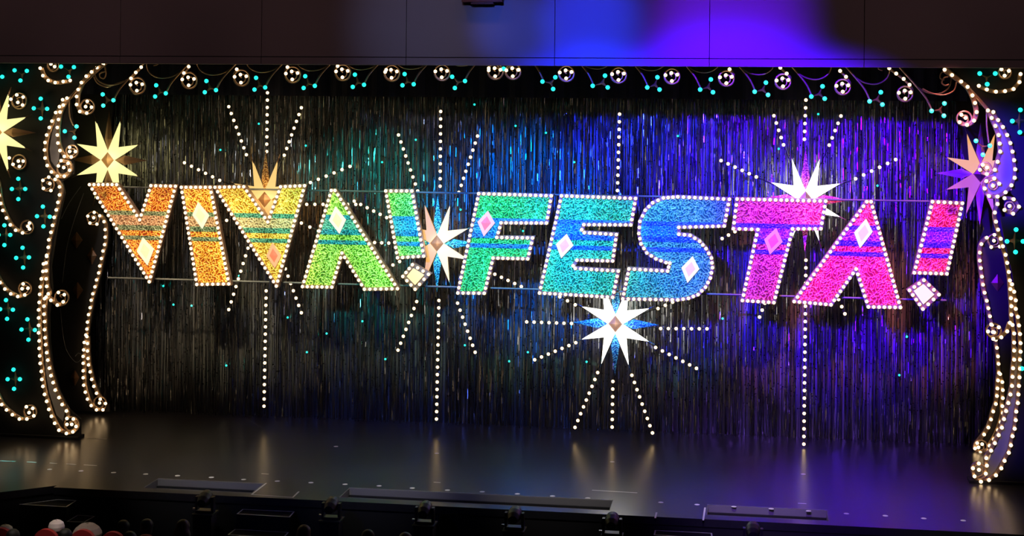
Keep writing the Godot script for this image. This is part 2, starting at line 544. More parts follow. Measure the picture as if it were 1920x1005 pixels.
func stage_floor() -> void:
	var fm := mat(srgb(46, 46, 50), 0.28)
	var dust := seamless(0.05, 512, 9, false, 5)
	dust.convert(Image.FORMAT_RGB8)
	for y in 512:
		for x in 512:
			var t := 0.9 + 0.18 * dust.get_pixel(x, y).r
			dust.set_pixel(x, y, Color(t * 0.86, t * 0.86, t * 0.88))
	fm.albedo_texture = ImageTexture.create_from_image(dust)
	fm.uv1_triplanar = true
	fm.uv1_world_triplanar = true
	fm.uv1_scale = Vector3.ONE * 0.3
	M.stage = fm
	# boards of the stage, leaving three troughs open along the front
	var g := geo()
	g.box(Vector3(-13.7, -0.12, -1.1), Vector3(13.7, 0.0, 5.1))
	var cuts := [[-5.3, -3.44], [-1.98, 2.4], [3.9, 5.78]]
	var x0 := -6.75
	for c in cuts:
		g.box(Vector3(x0, -0.12, 5.1), Vector3(c[0], 0.0, 5.98))
		g.box(Vector3(c[0], -0.12, 5.74), Vector3(c[1], 0.0, 5.98))
		x0 = c[1]
	g.box(Vector3(x0, -0.12, 5.1), Vector3(13.7, 0.0, 5.98))
	# the run round the side of the pit, at the left
	for q in [[Vector2(-13.7, 5.1), Vector2(-6.75, 5.1), Vector2(-6.75, 5.86), Vector2(-8.6, 7.4), Vector2(-13.7, 7.4)]]:
		var top := []
		for p in q:
			top.append(Vector3(p.x, 0, p.y))
		for i in range(1, top.size() - 1):
			g.flat(top[0], top[i], top[i + 1], Vector3.UP)
		for i in top.size():
			var a: Vector3 = top[i]
			var b: Vector3 = top[(i + 1) % top.size()]
			g.quad(a, b, b - Vector3(0, 0.12, 0), a - Vector3(0, 0.12, 0), Vector3(b.z - a.z, 0, a.x - b.x))
	var fl := struct("floor_stage", g.mesh(fm))
	# fascia under the stage edge
	g = geo()
	g.box(Vector3(-6.75, -1.2, 5.9), Vector3(13.7, -0.12, 5.96))
	g.quad(Vector3(-6.75, -0.12, 5.84), Vector3(-8.6, -0.12, 7.36), Vector3(-8.6, -1.2, 7.36), Vector3(-6.75, -1.2, 5.84), Vector3(1, 0, 1))
	struct("wall_stage_front", g.mesh(M.black))
	# troughs
	for i in 3:
		var c: Array = cuts[i]
		var t := thing("footlight_trough", ["short grey trough in the stage edge beside the taped corner before letter V", "long grey trough in the stage edge below the middle star", "short grey trough in the stage edge below letter T"][i], "floor trough", Vector3((c[0] + c[1]) * 0.5, 0, 5.42))
		var hw: float = (c[1] - c[0]) * 0.5
		var grey := mat(srgb(112, 110, 112), 0.6)
		g = geo()
		g.box(Vector3(-hw, -0.16, -0.3), Vector3(hw, -0.14, 0.3))
		put("bottom", g.mesh(grey), t)
		g = geo()
		g.box(Vector3(-hw, -0.14, -0.319), Vector3(hw, -0.002, -0.29))
		put("back_wall", g.mesh(grey), t)
		g = geo()
		g.box(Vector3(-hw, -0.139, -0.29), Vector3(hw, -0.11, -0.24))
		put("rail", g.mesh(M.black), t)
		for s in [-1, 1]:
			g = geo()
			g.box(Vector3(s * hw - 0.012, -0.14, -0.29), Vector3(s * hw + 0.012, -0.002, 0.3))
			put("end_plate", g.mesh(grey), t)
		g = geo()
		g.box(Vector3(-hw, -0.001, -0.33), Vector3(hw, 0.005, -0.315))
		put("edge_strip", g.mesh(M.steel), t)
	# marks on the stage
	g = geo()
	g.lathe([Vector2(0.0, 0.004), Vector2(0.035, 0.004), Vector2(0.045, 0.0)], 10, Vector3.UP)
	var stud := g.mesh(M.white_tape)
	for p in [[93, 880], [152, 883], [213, 886], [273, 889], [333, 892], [396, 895], [457, 899], [520, 902], [583, 905], [647, 908], [711, 911], [773, 915], [839, 919], [904, 922], [970, 926], [1036, 930], [1102, 934], [1239, 942], [1307, 946], [1376, 950], [1446, 954], [1516, 958], [1587, 963], [1660, 967], [1732, 972], [1806, 976], [630, 837], [819, 850], [1148, 866], [1506, 889]]:
		var o := put("position_mark", stud, self, at_y(p[0], p[1], 0.0))
		tag(o, "small round white position mark set in the stage floor", "floor mark", "position marks on the stage floor")
	var tapes := [
		["white tape corner on the stage beside the short trough before letter V", [499, 906, 472, 927, 549, 932.5, 560, 922]],
		["white tape corner on the stage beside the trough below letter T", [1322, 952, 1318.5, 975]],
		["short white tape stub on the stage edge below letter E", [1231, 961, 1228.5, 971]],
		["thin pale tape line on the stage left of letter A", [460, 784, 520, 818, 628, 838]],
		["thin pale tape line on the stage below the last letters", [1370, 866, 1510, 846, 1545, 836]],
		["white dashed tape on the stage before the arch panel under the first star", [0, 864, 28, 865]],
	]
	for t in tapes:
		g = geo()
		var px: Array = t[1]
		var w := 0.028 if not t[0].begins_with("thin") else 0.012
		for i in range(0, px.size() - 2, 2):
			var a := at_y(px[i], px[i + 1], 0.003)
			var b := at_y(px[i + 2], px[i + 3], 0.003)
			var s := (b - a).cross(Vector3.UP).normalized() * w * 0.5
			var e := (b - a).normalized() * w * 0.5
			g.quad(a - s - e, a + s - e, b + s + e, b - s + e, Vector3.UP)
		var o := put("floor_tape", g.mesh(M.white_tape if w > 0.02 else mat(srgb(120, 120, 125), 0.6)), self)
		tag(o, t[0], "floor tape")
	for p in [[50, 866, 68, 867], [93, 868, 107, 869], [124, 869.5, 143, 871], [157, 871.5, 182, 873], [162, 821, 178, 822], [180, 822, 200, 823], [490, 888, 504, 889], [813, 904, 826, 905], [1496, 943.5, 1512, 944.5], [1110, 919, 1195, 924]]:
		var a := at_y(p[0], p[1], 0.003)
		var b := at_y(p[2], p[3], 0.003)
		g = geo(a)
		var s := (b - a).cross(Vector3.UP).normalized() * 0.018
		g.quad(a - s, a + s, b + s, b - s, Vector3.UP)
		var o := put("tape_dash", g.mesh(M.white_tape), self, a)
		tag(o, "short white tape dash stuck on the stage floor", "floor tape", "tape dashes on the stage floor")

func header() -> void:
	var hm := mat(srgb(150, 146, 150), 0.75)
	var g := geo()
	g.box(Vector3(-13.7, 7.05, 2.82), Vector3(13.7, 14.2, 2.94))
	var w := struct("wall_header", g.mesh(mat(srgb(60, 58, 62), 0.8)))
	var xs := [-13.7, -9.6, -6.92, -4.23, -1.55, 1.12, 3.82, 6.44, 9.1, 13.7]
	for i in xs.size() - 1:
		g = geo()
		g.box(Vector3(xs[i] + 0.006, 7.195, 2.94), Vector3(xs[i + 1] - 0.006, 9.9, 3.0))
		put("panel", g.mesh(hm), w)
		g = geo()
		g.box(Vector3(xs[i] + 0.006, 7.05, 2.94), Vector3(xs[i + 1] - 0.006, 7.18, 3.012))
		put("bottom_rail", g.mesh(hm), w)
	# fitting that shows at the top edge
	var c := at_z(905, 2, 3.12)
	var t := thing("wall_fitting", "brown ornamental fitting on the header above the middle garland", "wall fitting", c)
	g = geo()
	g.box(Vector3(-0.36, -0.02, -0.1), Vector3(0.36, 0.5, 0.1))
	g.box(Vector3(-0.2, -0.055, -0.08), Vector3(0.2, -0.02, 0.08))
	put("body", g.mesh(mat(srgb(120, 62, 40), 0.6)), t)
	g = geo()
	g.box(Vector3(-0.4, 0.1, -0.11), Vector3(0.4, 0.14, 0.12))
	put("moulding", g.mesh(M.bronze), t)
	# border cloth behind the garland, blue ambient light put into its colour
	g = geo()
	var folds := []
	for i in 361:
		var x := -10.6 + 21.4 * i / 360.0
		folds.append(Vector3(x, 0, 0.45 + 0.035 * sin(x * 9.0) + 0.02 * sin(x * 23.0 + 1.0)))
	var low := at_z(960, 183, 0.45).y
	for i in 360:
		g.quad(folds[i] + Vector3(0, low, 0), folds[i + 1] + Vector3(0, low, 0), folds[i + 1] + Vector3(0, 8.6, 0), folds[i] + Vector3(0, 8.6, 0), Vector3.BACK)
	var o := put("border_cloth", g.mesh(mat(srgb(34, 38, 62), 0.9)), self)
	tag(o, "dark border cloth behind the garland under the header, blue light put into its colour", "curtain")

# ---------------------------------------------------------------- arch panels with vines
func rosette(parent: Node, px: float, py: float, rpx: float, z: float, off: Vector3, bulbs: Array, lit := true) -> void:
	var c := at_z(px, py, z + 0.03)
	var r := c.distance_to(at_z(px + rpx, py, z + 0.03))
	var g := geo(off)
	g.tube(ring(c, r), 0.016, 6, true)
	g.tube(smooth([c + Vector3(-r, 0, 0), c + Vector3(-r * 0.5, -r * 0.75, 0), c + Vector3(r * 0.45, -r * 0.4, 0), c + Vector3(r * 0.35, r * 0.4, 0), c + Vector3(-r * 0.3, r * 0.3, 0), c], 3), 0.012, 5)
	var o := put("scroll", g.mesh(M.gold), parent)
	if lit:
		for i in range(0, bulbs.size(), 2):
			bulb(o, at_z(bulbs[i], bulbs[i + 1], z + 0.05) - off)
func vine(parent: Node, px: Array, z: float, off: Vector3, w := 0.085, lit := true) -> void:
	var p := pts(px, z)
	var g := geo(off)
	g.bar(smooth(p, 3), w, 0.04)
	var o := put("vine", g.mesh(M.gold), parent)
	if lit:
		for q in p:
			bulb(o, q - off + Vector3(0, 0, 0.045))
func wire(parent: Node, called: String, px: Array, z: float, off: Vector3, r := 0.013, m: Material = null) -> Node:
	var g := geo(off)
	g.tube(smooth(pts(px, z), 4), r, 6)
	return put(called, g.mesh(m if m else M.gold), parent)
func flower(parent: Node, px: Array, z: float, off: Vector3, kind := "green") -> void:
	# bulbs at the tips of a small creased metal leaf
	var p := pts(px, z + 0.02)
	var c := Vector3.ZERO
	for q in p:
		c += q / p.size()
	var g := geo(off)
	var outline := PackedVector2Array()
	var order := p.duplicate()
	order.sort_custom(func(a, b): return atan2(a.y - c.y, a.x - c.x) < atan2(b.y - c.y, b.x - c.x))
	for i in order.size():
		var a: Vector3 = order[i]
		var b: Vector3 = order[(i + 1) % order.size()]
		outline.append(Vector2(lerpf(c.x, a.x, 0.92), lerpf(c.y, a.y, 0.92)))
		var mid := ((a + b) * 0.5).lerp(c, 0.62)
		outline.append(Vector2(mid.x, mid.y))
	g.peak(outline, Vector2(c.x, c.y), z, z + 0.015, z + 0.05)
	var o := put("leaf", g.mesh(M.bronze), parent)
	for q in p:
		bulb(o, q - off + Vector3(0, 0, 0.015), kind)
func gem(parent: Node, px: Array, z: float, off: Vector3, m: Material) -> Node:
	var g := geo(off)
	var q := poly(px, z)
	var c := Vector2.ZERO
	for p in q:
		c += p / q.size()
	g.peak(q, c, z, z + 0.02, z + 0.05)
	return put("diamond", g.mesh(m), parent)

func board(parent: Node, called: String, px: Array, z: float, off: Vector3, thick: float, m: Material) -> void:
	var g := geo(off)
	g.slab(poly(px, z), z - thick, z)
	put(called, g.mesh(m), parent)

func arch_left() -> void:
	# rear panel, just before the tinsel
	var z := 0.3
	var b := at_y(190, 776, 0.0)
	var off := Vector3(b.x - 0.7, 0, z)
	var t := thing("arch_panel", "slim dark arch panel with bronze diamonds and a bulb vine under the first star", "set panel", off)
	board(t, "board", [-60, 120, 216, 120, 206, 250, 190, 330, 184, 385, 206, 420, 205, 445, 196, 490, 180, 555, 167, 620, 163, 660, 165, 720, 178, 755, 205, 758, 205, 772, -60, 764], z, off, 0.06, M.panel_inner)
	vine(t, [190, 404, 198, 415, 200, 430, 200, 444, 199, 458, 196, 470, 193, 484, 190, 498, 188, 511, 184, 524, 181, 537, 177, 550, 174, 562, 172, 576, 169, 589, 167, 603, 166, 616, 164, 627, 161, 641, 160, 655, 159, 667, 159, 680, 159, 694, 159, 707, 160, 721, 163, 734, 167, 747, 174, 759, 184, 767, 196, 767], z, off)
	vine(t, [166, 630, 167, 643, 167, 657, 168, 671, 169, 683, 172, 696, 175, 710, 179, 723, 184, 736, 191, 747], z, off)
	rosette(t, 188, 756, 12, z, off, [199, 756, 188, 755])
	rosette(t, 175, 409, 12, z, off, [166, 405, 178, 398, 177, 408, 170, 418, 183, 420])
	gem(t, [144, 435, 155, 450, 144, 466, 134, 450], z, off, M.bronze)
	gem(t, [173, 464, 182, 479, 173, 496, 164, 479], z, off, M.bronze)
	gem(t, [146, 529, 156, 544, 146, 560, 136, 544], z, off, M.bronze)
	gem(t, [141, 694, 149, 708, 141, 723, 132, 708], z, off, M.bronze)
	wire(t, "outline_wire", [152, 349, 130, 380, 115, 410], z, off, 0.006, M.steel)
	wire(t, "outline_wire", [157, 362, 140, 410, 125, 465, 117, 530], z, off, 0.006, M.steel)
	wire(t, "outline_wire", [113, 578, 117, 620, 124, 655, 140, 678, 150, 676, 154, 667, 147, 662, 141, 668], z, off, 0.006, M.steel)
	# front panel
	z = 2.5
	off = Vector3(at_y(140, 820, 0.0).x - 1.0, 0, z)
	t = thing("arch_panel", "broad black arch panel with green flower lights standing beside the first star", "set panel", off)
	board(t, "board", [-90, 110, 204, 112, 160, 150, 150, 176, 130, 186, 140, 262, 146, 285, 138, 300, 138, 326, 116, 340, 121, 362, 106, 428, 95, 500, 98, 540, 92, 590, 93, 640, 99, 690, 112, 735, 130, 768, 150, 786, 150, 820, -90, 812], z, off, 0.06, M.panel)
	var g := geo(off)
	g.box(Vector3(off.x - 2.2, 0, z - 0.25), Vector3(at_y(151, 822, 0).x, 0.05, z + 0.06))
	put("foot_plate", g.mesh(M.black), t)
	wire(t, "stem", [200, 117, 178, 136, 158, 155, 142, 172, 129, 186], z + 0.02, off, 0.03)
	vine(t, [197, 120, 185, 127, 175, 135, 165, 143, 156, 155, 150, 168, 147, 181, 147, 196, 153, 209, 166, 212], z, off)
	rosette(t, 164, 200, 13, z, off, [165, 190, 162, 200, 173, 201])
	vine(t, [121, 187, 115, 200, 108, 211, 101, 227, 96, 239, 91, 253, 88, 267, 87, 281, 88, 296, 92, 310, 100, 322, 111, 330, 124, 330, 134, 319, 131, 306, 118, 301], z, off)
	rosette(t, 121, 316, 14, z, off, [111, 311, 121, 314])
	vine(t, [129, 184, 122, 197, 116, 210, 113, 224, 111, 239, 111, 253, 112, 268, 116, 282, 124, 293, 137, 294], z, off)
	rosette(t, 135, 284, 11, z, off, [143, 284, 132, 276, 132, 284])
	board(t, "leaf_fill", [112, 212, 104, 230, 97, 252, 93, 280, 96, 302, 105, 314, 110, 300, 112, 285, 108, 262, 108, 235], z + 0.015, off, 0.01, M.satin)
	vine(t, [107, 336, 115, 350, 115, 365, 112, 379, 109, 393, 105, 407, 102, 422, 99, 435, 95, 449, 94, 463, 91, 478, 85, 494, 84, 508, 81, 522, 79, 537, 78, 551, 77, 566, 76, 580, 76, 595, 76, 609, 76, 623, 77, 638, 77, 652, 78, 666, 79, 680, 81, 695, 82, 710, 84, 723, 87, 738, 91, 751, 95, 766, 100, 779, 106, 792, 114, 805, 128, 811, 140, 808, 146, 798, 141, 784], z, off)
	vine(t, [91, 480, 90, 492, 90, 507, 90, 522, 91, 536, 94, 550, 87, 559, 86, 573, 86, 588, 87, 602, 87, 617, 88, 632, 89, 645, 91, 660, 93, 674, 96, 689, 99, 703, 103, 716, 107, 730, 114, 744, 120, 757, 128, 769, 129, 783], z, off)
	board(t, "leaf_fill", [84, 660, 90, 680, 98, 712, 112, 748, 122, 768, 118, 790, 106, 778, 92, 735, 86, 700], z + 0.015, off, 0.01, M.satin)
	rosette(t, 135, 796, 14, z, off, [127, 795, 136, 795])
	vine(t, [90, 556, 99, 562, 111, 571, 122, 565], z, off)
	rosette(t, 116, 558, 13, z, off, [111, 548, 122, 552])
	rosette(t, 90, 346, 12, z, off, [93, 332, 82, 338, 95, 344, 97, 357, 83, 353])
	wire(t, "stem", [130, 188, 131, 218, 138, 236], z + 0.02, off, 0.014)
	flower(t, [146, 237, 124, 246, 142, 258], z, off)
	wire(t, "stem", [176, 144, 183, 156, 200, 163, 216, 158, 232, 152], z + 0.02, off, 0.012)
	wire(t, "stem", [197, 128, 199, 138, 195, 147, 188, 145, 187, 139, 191, 136], z + 0.02, off, 0.012)
	# scroll work on the outer field
	vine(t, [79, 128, 84, 142, 94, 151, 107, 155, 122, 153, 135, 151], z, off)
	rosette(t, 100, 122, 11, z, off, [97, 120, 104, 125])
	rosette(t, 36, 189, 14, z, off, [33, 178, 45, 182, 44, 197, 35, 192, 22, 186, 16, 198])
	rosette(t, 36, 304, 13, z, off, [19, 296, 26, 308, 36, 302, 38, 312, 45, 302])
	vine(t, [-6, 330, -1, 345, 2, 366, 5, 381, 9, 394, 16, 408, 23, 421, 33, 431, 46, 436], z, off)
	rosette(t, 51, 426, 12, z, off, [57, 418, 54, 424, 57, 429])
	vine(t, [-4, 515, 4, 529, 13, 541, 24, 550, 37, 555, 50, 552], z, off)
	rosette(t, 47, 541, 12, z, off, [54, 540, 45, 532, 43, 541])
	vine(t, [-5, 733, 1, 745, 7, 757, 16, 767, 27, 776, 40, 784, 54, 784], z, off)
	rosette(t, 57, 772, 12, z, off, [65, 779, 63, 765, 51, 762, 56, 773])
	for f in [[117, 125, 141, 126, 131, 144], [30, 132, 53, 133, 41, 151], [-5, 133, 7, 144, -6, 155], [79, 185, 66, 203, 91, 204, 79, 222], [37, 335, 25, 354, 50, 354, 37, 373], [83, 387, 72, 405, 96, 406, 84, 424], [11, 422, 0, 440, 22, 440, 11, 459], [45, 464, 33, 483, 57, 482, 46, 501], [14, 562, 3, 579, 27, 580, 16, 597], [54, 598, 43, 617, 68, 618, 56, 636], [28, 692, 17, 710, 40, 710, 29, 728]]:
		flower(t, f, z, off)

func arch_right() -> void:
	var z := 0.3
	var b := at_y(1830, 846, 0.0)
	var off := Vector3(b.x + 0.5, 0, z)
	var t := thing("arch_panel", "slim dark arch panel with a bronze diamond behind the last exclamation mark", "set panel", off)
	board(t, "board", [1786, 128, 1795, 230, 1815, 330, 1846, 430, 1832, 460, 1834, 500, 1845, 560, 1852, 610, 1863, 650, 1867, 700, 1862, 756, 1846, 800, 1822, 832, 1826, 848, 1990, 855, 1990, 128], z, off, 0.06, M.panel_inner)
	vine(t, [1849, 445, 1839, 457, 1836, 473, 1836, 488, 1838, 502, 1840, 518, 1842, 533, 1845, 548, 1849, 563, 1852, 577, 1855, 592, 1859, 608, 1863, 622, 1866, 636, 1868, 651, 1870, 667, 1871, 681, 1872, 698, 1870, 712, 1869, 727, 1868, 741, 1866, 756, 1861, 770, 1857, 785, 1852, 800, 1844, 813, 1831, 829, 1827, 839, 1837, 847, 1853, 843], z, off)
	vine(t, [1874, 700, 1878, 715, 1879, 730, 1879, 745, 1878, 760, 1879, 773, 1875, 790, 1870, 805, 1862, 822, 1854, 834], z, off)
	rosette(t, 1838, 837, 13, z, off, [1841, 832, 1834, 838])
	rosette(t, 1865, 451, 13, z, off, [1864, 440, 1863, 451, 1858, 463, 1874, 462])
	gem(t, [1870, 514, 1882, 530, 1870, 546, 1858, 530], z, off, M.bronze)
	z = 2.8
	off = Vector3(at_y(1840, 908, 0.0).x + 1.0, 0, z)
	t = thing("arch_panel", "broad black arch panel with a blue leaf field beside the last exclamation mark", "set panel", off)
	board(t, "board", [1766, 118, 1790, 148, 1824, 172, 1836, 196, 1862, 208, 1884, 240, 1902, 290, 1907, 330, 1896, 362, 1912, 380, 1906, 404, 1876, 408, 1884, 450, 1898, 510, 1910, 590, 1917, 650, 1916, 710, 1910, 770, 1898, 830, 1878, 880, 1850, 903, 1822, 905, 1822, 908, 2010, 914, 2010, 118], z, off, 0.06, M.panel)
	var g := geo(off)
	g.box(Vector3(at_y(1820, 910, 0).x, 0, z - 0.25), Vector3(off.x + 2.2, 0.05, z + 0.06))
	put("foot_plate", g.mesh(M.black), t)
	board(t, "leaf_fill", [1862, 212, 1880, 240, 1894, 272, 1901, 318, 1896, 346, 1872, 366, 1852, 362, 1846, 350, 1860, 325, 1872, 295, 1872, 250], z + 0.015, off, 0.03, M.satin)
	board(t, "leaf_fill", [1900, 640, 1911, 660, 1908, 730, 1900, 795, 1886, 850, 1860, 890, 1850, 872, 1868, 838, 1886, 790, 1898, 735], z + 0.015, off, 0.03, M.satin)
	wire(t, "stem", [1766, 122, 1796, 146, 1822, 172, 1842, 194, 1856, 210], z + 0.02, off, 0.03)
	vine(t, [1770, 131, 1784, 141, 1801, 153, 1813, 163, 1822, 179, 1827, 193, 1830, 210, 1825, 226, 1812, 234, 1798, 229], z, off)
	rosette(t, 1808, 222, 14, z, off, [1802, 215, 1810, 221])
	vine(t, [1861, 210, 1870, 225, 1879, 238, 1887, 253, 1893, 268, 1897, 284, 1900, 300, 1902, 317, 1901, 333, 1895, 347, 1884, 360, 1869, 368, 1853, 367, 1845, 353, 1848, 339, 1863, 334, 1872, 344], z, off, 0.07)
	rosette(t, 1862, 347, 9, z, off, [1861, 348])
	vine(t, [1851, 207, 1858, 221, 1865, 236, 1871, 253, 1873, 269, 1874, 284, 1869, 303, 1864, 318, 1849, 326, 1836, 318], z, off, 0.07)
	rosette(t, 1847, 316, 12, z, off, [1842, 309, 1850, 314])
	vine(t, [1869, 368, 1869, 382, 1864, 398, 1866, 415, 1870, 430, 1875, 447, 1879, 461, 1884, 477, 1887, 492, 1890, 509, 1892, 525, 1893, 541, 1894, 558, 1895, 573, 1895, 589, 1897, 608, 1900, 624, 1900, 641, 1900, 656, 1900, 673, 1898, 689, 1897, 705, 1896, 722, 1893, 738, 1889, 754, 1885, 769, 1881, 784, 1877, 800, 1871, 814, 1864, 829, 1857, 843, 1848, 857, 1849, 871, 1847, 886], z, off, 0.07)
	vine(t, [1896, 532, 1900, 546, 1903, 562, 1903, 578, 1907, 593, 1909, 609, 1911, 625, 1912, 642, 1912, 658, 1911, 673, 1911, 690, 1910, 706, 1909, 722, 1908, 738, 1907, 754, 1904, 770, 1903, 786, 1901, 802, 1897, 816, 1894, 833, 1890, 847, 1882, 862, 1876, 876, 1866, 889, 1853, 898, 1838, 901, 1826, 891, 1823, 876, 1834, 867], z, off, 0.07)
	rosette(t, 1836, 884, 14, z, off, [1835, 880])
	vine(t, [1892, 604, 1887, 620, 1876, 631, 1861, 634], z, off, 0.07)
	rosette(t, 1863, 620, 14, z, off, [1858, 608, 1872, 613, 1861, 622, 1852, 621])
	vine(t, [1882, 371, 1899, 373, 1909, 387, 1898, 400, 1882, 393], z, off, 0.06)
	rosette(t, 1893, 387, 9, z, off, [1892, 386])
	wire(t, "stem", [1850, 206, 1850, 235, 1854, 268], z + 0.02, off, 0.014)
	flower(t, [1829, 264, 1855, 273, 1842, 290], z, off)
	wire(t, "stem", [1793, 154, 1788, 170, 1768, 178, 1745, 174, 1730, 166], z + 0.02, off, 0.012)
	wire(t, "stem", [1778, 144, 1770, 146, 1766, 155, 1772, 160, 1779, 158], z + 0.02, off, 0.012)
	vine(t, [1834, 161, 1849, 168, 1866, 172, 1883, 171, 1899, 167, 1910, 154, 1912, 139], z, off, 0.07)
	rosette(t, 1884, 136, 12, z, off, [1877, 130, 1891, 133, 1883, 142])
	for f in [[1836, 138, 1865, 138, 1850, 158], [1912, 206, 1897, 227, 1926, 226, 1911, 248], [1904, 430, 1887, 452, 1917, 452, 1903, 472], [1925, 668, 1915, 690, 1940, 690, 1926, 710]]:
		flower(t, f, z, off)

func garland() -> void:
	var z := 2.62
	# rosette, leaf tips (three green bulbs), the extra bulbs above the rosette
	var left := [
		[258, 161, [195, 177, 196, 198, 215, 188], [266, 126, 256, 136, 247, 147]],
		[355, 151, [295, 160, 293, 181, 313, 175], [355, 125, 346, 137]],
		[453, 146, [389, 152, 386, 173, 407, 169], [445, 130]],
		[549, 140, [482, 146, 479, 168, 499, 164], [540, 126]],
		[643, 136, [574, 143, 571, 165, 592, 161], [634, 124]],
		[735, 137, [667, 140, 663, 163, 684, 159], [725, 131]],
		[829, 136, [760, 139, 756, 160, 777, 158], []],
		[929, 134, [849, 144, 854, 165, 873, 152], []],
	]
	var right := [
		[962, 134, [1018, 153, 1042, 145, 1038, 167], []],
		[1062, 138, [1112, 161, 1135, 142, 1140, 164], []],
		[1160, 141, [1214, 164, 1233, 145, 1237, 168], []],
		[1260, 143, [1313, 168, 1333, 149, 1337, 173], []],
		[1362, 147, [1415, 172, 1436, 155, 1440, 178], [1368, 130]],
		[1468, 153, [1521, 181, 1542, 162, 1546, 185], [1463, 127, 1475, 138]],
		[1580, 163, [1630, 190, 1651, 173, 1654, 196], [1575, 133, 1586, 144]],
		[1697, 176, [1746, 208, 1770, 194, 1769, 217], [1667, 128, 1680, 138, 1694, 148, 1705, 159]],
	]
	for s in 2:
		var rows: Array = left if s == 0 else right
		for i in rows.size():
			var r: Array = rows[i]
			var m := 1.0 if s == 0 else -1.0
			var lf: Array = r[2]
			var lx: float = (lf[0] + lf[2] + lf[4]) / 3.0
			var ly: float = (lf[1] + lf[3] + lf[5]) / 3.0
			var steep := 1.0 if s == 0 else 1.12
			var off := at_z(lx, ly, z)
			var lab := ""
			if s == 0:
				lab = ["golden vine sprig of the garland above the first star", "golden vine sprig of the garland second from the first star", "golden vine sprig of the garland third from the first star", "golden vine sprig of the garland fourth from the first star", "golden vine sprig of the garland above letter A of the first word", "golden vine sprig of the garland second before its middle", "golden vine sprig of the garland above the first exclamation mark", "golden vine sprig of the garland with the first of its two middle scrolls"][i]
			else:
				lab = ["golden vine sprig of the garland with the second of its two middle scrolls", "golden vine sprig of the garland above letter E", "golden vine sprig of the garland above letter S", "golden vine sprig of the garland above the end of letter S", "golden vine sprig of the garland above letter T", "golden vine sprig of the garland above the magenta star spike", "golden vine sprig of the garland second from the orange and purple star", "golden vine sprig of the garland next to the orange and purple star"][i]
			var t := thing("garland_sprig", lab, "garland", off, "vine sprigs of the garland under the header")
			var near := Vector2(lf[4], lf[5]) if s == 0 else Vector2(lf[0], lf[1])
			wire(t, "stem", [near.x, near.y - 4, near.x + 10 * m, near.y - 22 * steep, near.x + 32 * m, near.y - 46 * steep, near.x + 52 * m, near.y - 66 * steep, near.x + 70 * m, near.y - 84 * steep], z, off, 0.016)
			wire(t, "curl", [near.x + 26 * m, near.y - 40 * steep, near.x + 8 * m, near.y - 31 * steep, near.x - 14 * m, near.y - 29 * steep, near.x - 32 * m, near.y - 38 * steep, near.x - 38 * m, near.y - 55 * steep, near.x - 30 * m, near.y - 66 * steep, near.x - 19 * m, near.y - 64 * steep, near.x - 17 * m, near.y - 55 * steep, near.x - 25 * m, near.y - 52 * steep], z, off, 0.012)
			flower(t, lf, z, off)
			var px: float = r[0]
			var py: float = r[1]
			rosette(t, px, py, 14.5, z, off, [px - 12, py - 2, px - 1, py - 6, px + 10, py - 3, px, py + 9])
			var ex: Array = r[3]
			if ex.size() >= 2:
				var path := ex.duplicate()
				path.append_array([px - 14.0 * m, py - 8.0, px - 13.0 * m, py + 2.0])
				wire(t, "scroll_stem", path, z, off, 0.02)
			for k in range(0, ex.size(), 2):
				bulb(t, at_z(ex[k], ex[k + 1], z + 0.03) - off)
	var off := at_z(945, 128, z)
	var t := thing("garland_knot", "small green light knot joining the two middle scrolls of the garland", "garland", off)
	wire(t, "stem", [930, 120, 945, 132, 960, 120], z, off, 0.016)
	bulb(t, at_z(945, 129, z + 0.03) - off, "green")
	bulb(t, at_z(917, 128, z + 0.03) - off)
	bulb(t, at_z(973, 131, z + 0.03) - off)

